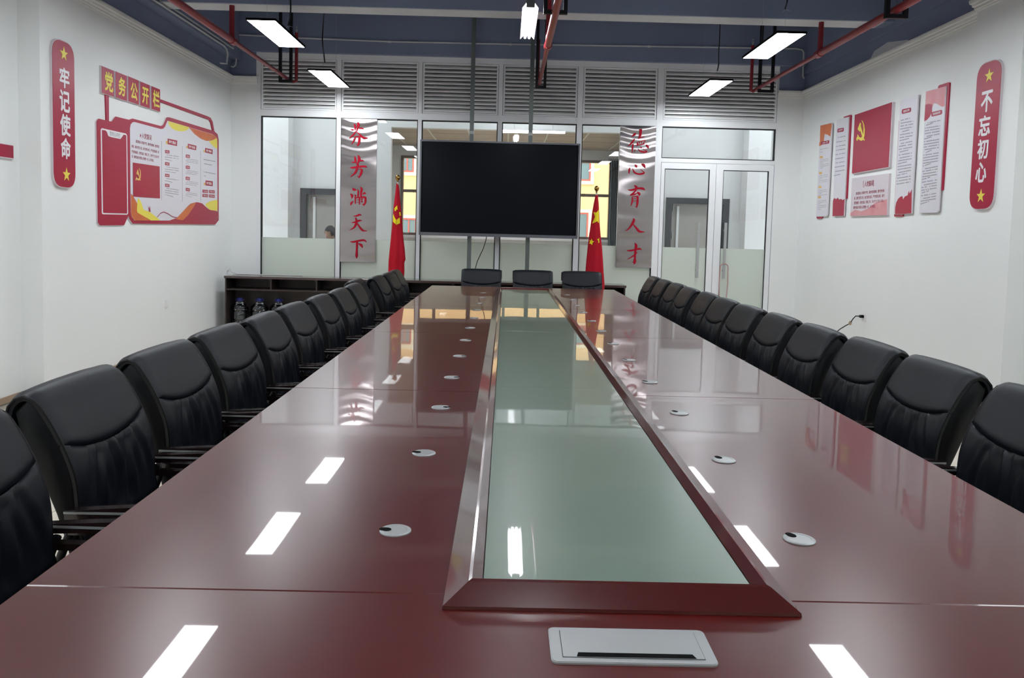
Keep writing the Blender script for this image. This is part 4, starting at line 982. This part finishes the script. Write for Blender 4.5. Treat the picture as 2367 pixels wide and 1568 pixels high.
PR0.poly('red_foot', [(267, 1322), (272, 1305), (282, 1290), (300, 1303), (318, 1286), (330, 1306), (352, 1300), (370, 1312), (388, 1300), (380, 1473), (262, 1478)], red_m, bd2, .023, .0235, z6)
plate(PR0, z6, [(315, 573), (381, 561), (379, 600), (313, 613)], '党员权利', bd2, .0235, r=.02, pad=.18)
textlines(PR0, z6, [(320-(y-665)*.075+(0 if y == 665 else -12), y, (402-(y-665)*.042 if y < 1050 else 350), y-18, 9) for y in (665, 713, 757, 798, 843, 887, 930, 973, 1018, 1060)], ink_m, bd2, .0242, seed=6)
bd3 = rboard('display_board', 'plain red flag board with yellow hammer and sickle on the right wall', None, (470, 1038))
PR0.poly('backing_board', [(503, 434), (895, 296), (858, 974), (474, 1042)], rededge_m, bd3, 0, .026, z6)
PR0.poly('red_face', [(500, 430), (885, 298), (848, 968), (470, 1036)], red_m, bd3, .026, .03, z6)
emblem(PR0, (518, 608, 478, 692), bd3, .0305, yellow_m, z6)
bd4 = rboard('display_board', 'grey-white oath board with red text below the red flag board', None, (450, 1478))
PR0.poly('backing_board', [(465, 1085), (854, 1035), (832, 1472), (448, 1481)], rededge_m, bd4, 0, .02, z6)
PR0.poly('white_face', [(465, 1086), (850, 1038), (828, 1468), (447, 1477)], wash_m, bd4, .02, .023, z6)
PR0.poly('mountain_print', [(449, 1445), (500, 1410), (560, 1430), (640, 1395), (700, 1345), (780, 1320), (830, 1300), (828, 1467), (448, 1476)], pink_m, bd4, .0231, .0233, z6)
b = MB(); text('入党誓词', PR0, (596, 686, 1112, 1170), None, None, .0236, zo=z6, into=b, bold=.02)
for q in ([(582, 1116), (592, 1115), (592, 1118), (586, 1119), (585, 1178), (592, 1177), (592, 1180), (582, 1181)], [(684, 1104), (694, 1102), (693, 1168), (683, 1169), (683, 1166), (689, 1165), (690, 1107), (684, 1107)]):
    P_ = PR0.pts(q, z6); b.add([p+PR0.n*.0236 for p in P_], [list(range(8))])
b.build('oath_heading', redink_m, bd4, smooth=False)
b = MB()
for s, (x0, x1, yc) in zip(['我志愿加入中国共产党，拥护党的纲领，遵守党的章', '程，履行党员义务，执行党的决定，严守党的纪律，保守', '党的秘密，对党忠诚，积极工作，为共产主义奋斗终身，', '随时准备为党和人民牺牲一切，永不叛党。'], ((502, 795, 1230), (484, 795, 1281), (482, 790, 1331), (478, 705, 1384))):
    text(s, PR0, (x0, x1, yc-16, yc+16), None, None, .0236, zo=z6, into=b, bold=.015)
b.build('oath_text', redink_m, bd4, smooth=False)
bd5 = rboard('display_board', 'tall grey-white board with a red painted foot right of the red flag board', None, (900, 1478))
PR0.poly('red_backing', [(945, 492), (958, 487), (975, 1300), (985, 1477), (975, 1482), (896, 1482), (894, 1440)], red_m, bd5, 0, .014, z6)
PR0.poly('backing_board', [(970, 285), (983, 272), (1160, 217), (1088, 1452), (990, 1460), (905, 1460)], rededge_m, bd5, .014, .02, z6)
PR0.poly('white_face', [(968, 287), (980, 274), (1155, 221), (1083, 1447), (986, 1456), (903, 1456)], board_m, bd5, .02, .023, z6)
PR0.poly('red_foot', [(914, 1440), (915, 1390), (925, 1340), (945, 1300), (968, 1278), (990, 1270), (998, 1305), (1015, 1275), (1045, 1262), (1058, 1215), (1066, 1245), (1090, 1198), (1083, 1447), (986, 1456), (914, 1456)], red_m, bd5, .023, .0235, z6)
plate(PR0, z6, [(986, 372), (1083, 352), (1081, 398), (984, 422)], '党员义务', bd5, .0235, r=.03, pad=.18)
textlines(PR0, z6, [(990-(y-487)*.068+(0 if (y//29) % 5 == 0 else -14), y, (1105-(y-487)*.045 if (y//29) % 4 else 1070-(y-487)*.05), y-24, 11) for y in range(487, 1150, 30)], ink_m, bd5, .0242, seed=7)
bd6 = rboard('display_board', 'tall white board with a pink marbled top, nearest board on the right wall', None, (1165, 1445))
PR0.poly('red_backing', [(1350, 142), (1362, 122), (1460, 91), (1470, 97), (1398, 1208), (1378, 1214), (1360, 1150)], red_m, bd6, 0, .014, z6)
PR0.poly('backing_board', [(1240, 187), (1448, 130), (1372, 1422), (1350, 1444), (1167, 1449)], rededge_m, bd6, .014, .02, z6)
PR0.poly('white_face', [(1237, 189), (1443, 134), (1368, 1418), (1345, 1440), (1165, 1445)], board_m, bd6, .02, .023, z6)
PR0.poly('marbled_top', [(1237, 189), (1443, 134), (1428, 342), (1400, 345), (1370, 328), (1345, 312), (1318, 310), (1302, 350), (1298, 400), (1275, 450), (1245, 482), (1218, 496)], pink_m, bd6, .023, .0235, z6)
PR0.poly('red_swash', [(1230, 325), (1262, 315), (1302, 322), (1298, 400), (1275, 450), (1245, 482), (1218, 496)], red_m, bd6, .0235, .0238, z6)
plate(PR0, z6, [(1292, 402), (1406, 375), (1404, 422), (1292, 450)], '党的纪律', bd6, .0238, r=.03, pad=.16)
textlines(PR0, z6, [(1240-(y-508)*.058+(14 if (y//27) % 6 == 0 else -10), y, (1386-(y-508)*.056 if (y//27) % 5 else 1310-(y-508)*.05), y-26, 11) for y in range(512, 1370, 28)], ink_m, bd6, .0242, seed=8)

# ================================================================== LAMPS
def panel_lamp(x, y, z, lab, rz=0):
    t = thing('panel_lamp', lab, 'lamp', (x, y, z), group='flat white panel lamps')
    w_, l_ = .1425, .55
    b = MB(); b.box(x-w_, x+w_, y-l_, y+l_, z+.006, z+.022).box(x-w_, x+w_, y-l_, y-l_+.008, z, z+.01).box(x-w_, x+w_, y+l_-.008, y+l_, z, z+.01).box(x-w_, x-w_+.008, y-l_, y+l_, z, z+.01).box(x+w_-.008, x+w_, y-l_, y+l_, z, z+.01)
    b.build('lamp_frame', black_m, t)
    B(x-w_+.008, x+w_-.008, y-l_+.008, y+l_-.008, z+.001, z+.0062).build('diffuser', lamp_m, t)
    for dy in (-.35, .35): MB().tube([(x, y+dy, z+.022), (x, y+dy, CEIL)], .0012, 5).build('suspension_wire', silver_m, t)
    return t
ZL = HC+1.932; LXs = (-2.3717, 2.66)
LYs = (8.14, 10.5, 5.6, 3.1, .6, -1.9)
desc = ['second row from the back', 'back row nearest the glass partition', 'third row from the back', 'fourth row from the back', 'fifth row, above the camera', 'last row, behind the camera']
for i, y in enumerate(LYs):
    for x, sd in zip(LXs, ('left', 'right')):
        yy = y+(-.06 if x > 0 else 0)
        kf = .962 if i == 1 else 1
        panel_lamp((x if not (x > 0 and i == 1) else 2.635)*kf, yy*kf, HC+1.932*kf, 'flat white panel lamp hanging in the %s row, %s' % (sd, desc[i]))
def tube_lamp(y0, y1, x, z, lab):
    t = thing('tube_lamp', lab, 'lamp', (x, (y0+y1)/2, z), group='double tube lamps over the table centre')
    b = MB()
    b.prism([(x-.035, y0, z+.03), (x+.035, y0, z+.03), (x+.03, y0, z+.075), (x-.03, y0, z+.075)], (0, y1-y0, 0)); b.build('channel', white_m, t)
    for s in (-1, 1):
        MB().prism([(x+s*.035, y0+.03, z+.035), (x+s*.075, y0+.03, z-.012), (x+s*.079, y0+.03, z-.010), (x+s*.040, y0+.03, z+.04)], (0, y1-y0-.06, 0)).build('reflector_wing', refl_m, t)
        MB().tube([(x+s*.022, y0+.03, z+.008), (x+s*.022, y1-.03, z+.008)], .013, 12).build('tube', tube_m, t)
    B(x-.04, x+.04, y0-.002, y0+.02, z-.012, z+.07).build('end_cap', galv_m, t)
    MB().tube([(x, y0+.06, z+.07), (x, y0+.06, CEIL)], .008, 8).build('hanging_rod', wire_m, t)
    MB().tube([(x, y1-.3, z+.07), (x, y1-.3, CEIL)], .003, 6).build('suspension_wire', silver_m, t)
tube_lamp(7.50, 8.78, .18, 3.60, 'double white tube lamp with reflector wings at the top centre')
tube_lamp(3.4, 4.68, .18, 3.60, 'double tube lamp over the near half of the table, above the camera view')
tube_lamp(-.9, .38, .18, 3.60, 'double tube lamp behind the camera')
# loose black cables over the lamps
for i, (pts_, Yc, lb_) in enumerate((
  (((671, -20), (672, 20), (671, 42), (666, 60)), 8.1, 'black cable hanging above the second left panel lamp'),
  (((749, 25), (747, 60), (745, 90), (748, 120), (751, 145)), 10.5, 'black cable hanging above the back left panel lamp'),
  (((1665, 40), (1663, 90), (1661, 120), (1661, 150), (1658, 164)), 10.3, 'black cable hanging above the back right panel lamp'),
  (((1822, -30), (1820, 0), (1815, 22)), 8.0, 'black cable hanging above the second right panel lamp'))):
    P = [at(a, b_, Y=Yc) for a, b_ in pts_]; top = Vector((P[0].x, Yc, CEIL)); 
    t = thing('lamp_cable', lb_, 'cable', P[-1], group='loose cables over the panel lamps')
    MB().tube([top]+[p for p in P if p.z < CEIL-.02], .008, 8).build('cable', wire_m, t)
    e = P[-1]; b = MB()
    for dx, dz_ in ((-.03, -.03), (.05, -.01)): b.tube([e, e+Vector((dx, 0, dz_))], .002, 5)
    b.build('bare_wire_ends', whitecord_m, t)

# ================================================================== SPRINKLER PIPES, HANGERS, CONDUIT
def pipe_run(x, z, lab, ytap=8.62, vx=.0, top_px=None):
    t = thing('sprinkler_pipe', lab, 'pipe', (x, ytap, z), group='red sprinkler pipes')
    MB().tube([(x, YB+.3, z), (x, ytap, z)], .036, 14).build('wide_pipe', redpipe_m, t)
    MB().tube([(x, ytap-.08, z), (x, ytap+.02, z)], .044, 14).build('coupling', redpipe_m, t)
    MB().tube([(x, ytap+.02, z), (x, 10.72, z)], .024, 12).build('narrow_pipe', redpipe_m, t)
    MB().tube([(x, ytap-.05, z+.02), (x, ytap-.05, CEIL)], .028, 12).build('riser', redpipe_m, t)
    sx = x+vx
    MB().tube([(x, 10.72, z), (x+vx*.6, 10.74, z-.03), (sx, 10.74, z-.02), (sx, 10.74, z+.06), (sx, 10.74, CEIL-.35 if vx else CEIL-.3)], .022, 12).build('sprinkler_drop', redpipe_m, t)
    MB().lathe((sx, 10.74, CEIL-.35), [(.012, 0), (.012, .03), (.02, .035), (.02, .04), (.006, .045), (.006, .075), (.018, .08), (.001, .084)], 12).build('sprinkler_head', silver_m, t)
    return t
xl_ = at(664, 182, Y=10.7); xr_ = at(1750, 205, Y=10.7); xc_ = at(1246, 196, Y=10.7)
pipe_run(xl_.x, xl_.z, 'red sprinkler pipe running along the left side under the ceiling', vx=.11)
pipe_run(xc_.x, xc_.z, 'red sprinkler pipe running over the table centre', ytap=8.5, vx=-.02)
pipe_run(xr_.x, xr_.z, 'red sprinkler pipe running along the right side under the ceiling', ytap=8.63, vx=-.07)
def hanger(x, y, z, w_, lab):
    t = thing('pipe_hanger', lab, 'bracket', (x, y, z), group='black steel pipe hangers')
    b = MB().box(x-w_/2-.018, x-w_/2+.018, y-.02, y+.02, z, CEIL).box(x+w_/2-.018, x+w_/2+.018, y-.02, y+.02, z, CEIL).box(x-w_/2-.018, x+w_/2+.018, y-.02, y+.02, z-.035, z)
    b.build('hanger_frame', blacksteel_m, t)
hanger(xl_.x, 10.62, xl_.z-.03, .14, 'black steel hanger at the far end of the left red pipe')
hanger(xc_.x+.02, 10.62, xc_.z-.03, .11, 'black steel hanger at the far end of the middle red pipe')
hanger(xr_.x+.09, 10.62, xr_.z-.03, .17, 'black steel hanger at the far end of the right red pipe')
hanger(xr_.x, 6.92, xr_.z-.04, .16, 'black steel hanger on the nearer part of the right red pipe')
hanger(xc_.x, 7.2, xc_.z+.02, .18, 'black steel hanger on the middle red pipe at the top picture edge')
cd = thing('conduit', 'thin white conduit running across the back beam and dropping at both ends', 'conduit', (0, D-.1, 4))
q0 = [at(x, y, Y=D-.115) for x, y in ((549, 80), (700, 88), (900, 96), (1180, 102), (1500, 107), (1840, 112), (1854, 115), (1858, 121), (1857, 150), (1856, 176), (1859, 182))]
lp = [at(549, 96, Y=D-.115), at(549, 146, Y=D-.115)]
MB().tube(q0, .012, 8).build('conduit_pipe', conduit_m, cd)
for i in (2, 3, 4): MB().tube([q0[i]+Vector((-.02, 0, 0)), q0[i]+Vector((.02, 0, 0))], .018, 8).build('conduit_clip', conduit_m, cd)
cd = thing('conduit', 'pair of thin white conduits running along the left beam and dropping in the corner', 'conduit', (WL+.15, 9, 3.8))
xw = WL+.155
za_ = at(520, 98, X=xw).z; zb_ = at(520, 104, X=xw).z
def cp_(px, py): return at(px, py, X=xw)
a0 = cp_(357, -4); a1 = cp_(539, 112); b0 = cp_(350, -4); b1 = cp_(518, 108)
ext = lambda p, q, y: p+(q-p)*((y-p.y)/(q.y-p.y))
MB().tube([Vector((xw, 2.5, a1.z)), Vector((xw, a1.y, a1.z)), Vector((xw, a1.y+.02, a1.z+.05)), Vector((xw, a1.y+.02, a1.z+.35))], .012, 8).build('conduit_pipe', conduit_m, cd)
MB().tube([Vector((xw, 2.5, a1.z-.045)), Vector((xw, b1.y, a1.z-.045)), Vector((xw, b1.y+.10, a1.z-.07)), Vector((xw, b1.y+.13, a1.z-.12)), Vector((xw-.02, b1.y+.15, a1.z-.24)), Vector((xw-.06, b1.y+.02, a1.z-.26))], .012, 8).build('conduit_pipe', conduit_m, cd)
r = [at(x, y, Y=10.98) for x, y in ((546, 60), (546, 100), (546, 140), (545, 150), (539, 155), (534, 153))]
MB().tube(r, .011, 8).build('conduit_drop', conduit_m, cd)

# ================================================================== SOCKETS, CORDS
def wallplate(X, px, py, sgn, lab, cat='outlet', nm='wall_outlet'):
    p = at(px, py, X=X); t = thing(nm, lab, cat, p)
    B(*(sorted((X, X+sgn*.009))), p.y-.043, p.y+.043, p.z-.043, p.z+.043).build('cover_plate', outlet_m, t)
    B(*(sorted((X+sgn*.009, X+sgn*.012))), p.y-.028, p.y+.028, p.z-.032, p.z+.032).build('insert', white_m, t)
    return t, p
wallplate(WL, 384, 703, 1, 'small white switch plate low on the left wall', 'switch', 'switch_plate')
t, p = wallplate(WL, 524, 621, 1, 'white wall outlet above the left end of the credenza')
cdn = thing('extension_cord', 'white cord from the corner outlet lying along the credenza top', 'cord', p)
pc = [p+Vector((.02, 0, .0)), p+Vector((.05, -.02, -.01)), Vector((WL+.12, 10.80, p.z-.05)), Vector((WL+.2, 10.78, CZ+.008)), Vector((WL+.5, 10.74, CZ+.008)), Vector((WL+.75, 10.78, CZ+.008)), Vector((WL+1.1, 10.74, CZ+.008))]
B(WL+.012, WL+.045, p.y-.02, p.y+.02, p.z-.02, p.z+.02).build('plug', outlet_m, cdn)
MB().tube(pc, .006, 8).build('cord', whitecord_m, cdn)
t, p = wallplate(WR, 1998, 735, -1, 'white wall outlet low on the right wall behind the chairs')
cdn = thing('extension_cord', 'black power cord plugged into the right wall outlet', 'cord', p)
P = [at(1990, 731, X=WR-.06), at(1978, 731, X=WR-.08), at(1972, 737, X=WR-.09), at(1965, 748, X=WR-.10), at(1955, 753, X=WR-.12), at(1942, 761, X=WR-.14), at(1925, 775, X=WR-.15), at(1900, 800, X=WR-.15)]
B(WR-.05, WR-.010, p.y-.015, p.y+.025, p.z+.0, p.z+.03).build('plug', black_m, cdn)
MB().tube(P, .006, 8).build('cord', wire_m, cdn)
MB().lathe(P[3]-Vector((0, 0, .02)), [(.006, 0), (.016, .01), (.02, .025), (.012, .04), (.004, .05)], 12).build('cord_tag', skirt_m, cdn)

# ================================================================== PERSON in the corridor behind the glass
def person():
    hc = at(764, 539, Y=12.3); t = thing('person', 'dark-haired person with lowered head seen through the glass left of the left plaque', 'person', (hc.x, 12.3, 0))
    sc = (hc.z+.10)/1.70
    me = bpy.data.meshes.new('body'); J = {}
    pts_ = dict(pel=(0, 0, .92), wst=(0, .01, 1.08), chs=(0, 0, 1.28), nck=(0, .01, 1.44), hd0=(0, -.01, 1.52),
        ls=(-.17, 0, 1.38), le=(-.22, -.02, 1.12), lw_=(-.20, -.16, .93), lh=(-.18, -.22, .90), rs=(.17, 0, 1.38), re=(.22, -.02, 1.12), rw=(.20, -.16, .93), rh=(.18, -.22, .90),
        lhp=(-.09, 0, .88), lk_=(-.10, -.01, .48), la=(-.10, .02, .09), lt=(-.11, -.13, .04), rhp=(.09, 0, .88), rk=(.10, -.01, .48), ra=(.10, .02, .09), rt=(.11, -.13, .04))
    rad = dict(pel=.14, wst=.125, chs=.145, nck=.055, hd0=.06, ls=.065, le=.045, lw_=.032, lh=.035, rs=.065, re=.045, rw=.032, rh=.035, lhp=.09, lk_=.06, la=.042, lt=.04, rhp=.09, rk=.06, ra=.042, rt=.04)
    ks_ = list(pts_); E_ = [('pel', 'wst'), ('wst', 'chs'), ('chs', 'nck'), ('nck', 'hd0'), ('chs', 'ls'), ('ls', 'le'), ('le', 'lw_'), ('lw_', 'lh'), ('chs', 'rs'), ('rs', 're'), ('re', 'rw'), ('rw', 'rh'), ('pel', 'lhp'), ('lhp', 'lk_'), ('lk_', 'la'), ('la', 'lt'), ('pel', 'rhp'), ('rhp', 'rk'), ('rk', 'ra'), ('ra', 'rt')]
    for hnd, s in (('lh', -1), ('rh', 1)):
        hx, hy, hz_ = pts_[hnd]
        for q in range(4):
            a = '%sf%d' % (hnd, q); pts_[a] = (hx+(q-1.5)*.018, hy-.045, hz_-.03); pts_[a+'b'] = (hx+(q-1.5)*.018, hy-.06-.006*(1.5-abs(q-1.5)), hz_-.065); rad[a] = .009; rad[a+'b'] = .0075; E_ += [(hnd, a), (a, a+'b')]
        a = hnd+'t'; pts_[a] = (hx-s*.04, hy-.02, hz_-.02); rad[a] = .010; E_.append((hnd, a))
    ks_ = list(pts_)
    me.from_pydata([(hc.x+pts_[q][0]*sc, 12.3+pts_[q][1]*sc, pts_[q][2]*sc) for q in ks_], [(ks_.index(a), ks_.index(b_)) for a, b_ in E_], [])
    o = bpy.data.objects.new('body', me); COL.objects.link(o)
    m = o.modifiers.new('skin', 'SKIN'); m.use_smooth_shade = True
    for i, q in enumerate(ks_):
        v = me.skin_vertices[0].data[i]; v.radius = (rad[q]*sc, rad[q]*sc); v.use_root = (q == 'pel')
    o.modifiers.new('sub', 'SUBSURF').levels = 1
    dg = bpy.context.evaluated_depsgraph_get(); m2 = bpy.data.meshes.new_from_object(o.evaluated_get(dg)); bpy.data.objects.remove(o)
    V = [Vector(v.co) for v in m2.vertices]; Fc = [list(p.vertices) for p in m2.polygons]; bpy.data.meshes.remove(m2)
    # head, turned a little to the camera's left and bowed, with eyes, nose, mouth and ears in one surface
    hb = MB(); hb.add(V, Fc)
    rot = Matrix.Rotation(math.radians(28), 3, 'X') @ Matrix.Rotation(math.radians(-25), 3, 'Z')
    def headpt(th, ph, e=1.0):
        x = .074*math.cos(ph)*math.sin(th)*(1-.10*max(0, -math.sin(ph))); y = -.094*math.cos(ph)*math.cos(th); z = .112*math.sin(ph)
        f_ = max(0, math.cos(th))*math.cos(ph)
        y -= .020*math.exp(-((th/.16)**2))*math.exp(-(((ph+.18)/.22)**2))         # nose
        y += .008*math.exp(-(((abs(th)-.42)/.16)**2))*math.exp(-(((ph-.06)/.12)**2))   # eye sockets
        y -= .006*math.exp(-((th/.3)**2))*math.exp(-(((ph+.52)/.07)**2))
        x *= 1+.16*math.exp(-(((abs(th)-1.55)/.12)**2))*math.exp(-((ph/.25)**2))       # ears
        return rot @ (Vector((x, y, z))*e)
    hcv = Vector((hc.x, 12.28, hc.z))
    rows = [[hcv+headpt(-math.pi+2*math.pi*j/48, -math.pi/2+math.pi*i/32) for j in range(49)] for i in range(33)]
    hb.grid(rows); bo = hb.build('body', skin_m, t, smooth=True)
    me = bo.data; me.materials.append(shirt_m); me.materials.append(pants_m)
    for p in me.polygons:
        z = p.center.z+0
        if z < .90*sc: p.material_index = 2
        elif z < 1.43*sc and p.center.length < 9: p.material_index = 1
        if .86*sc < z < .95*sc and abs(p.center.y) > .13*sc: p.material_index = 0
    rows = []
    for i in range(17):
        ph = -.55+(math.pi/2+.55)*i/16; r = []
        for j in range(49):
            th = -math.pi+2*math.pi*j/48
            lim = .62 if abs(th) < .9 else (-.1 if abs(th) < 1.5 else -.55); p_ = max(ph, lim); r.append(hcv+headpt(th, p_, 1.10+.03*math.sin(th*9)))
        rows.append(r)
    MB().grid(rows).build('hair', hair_m, t, smooth=True)
person()
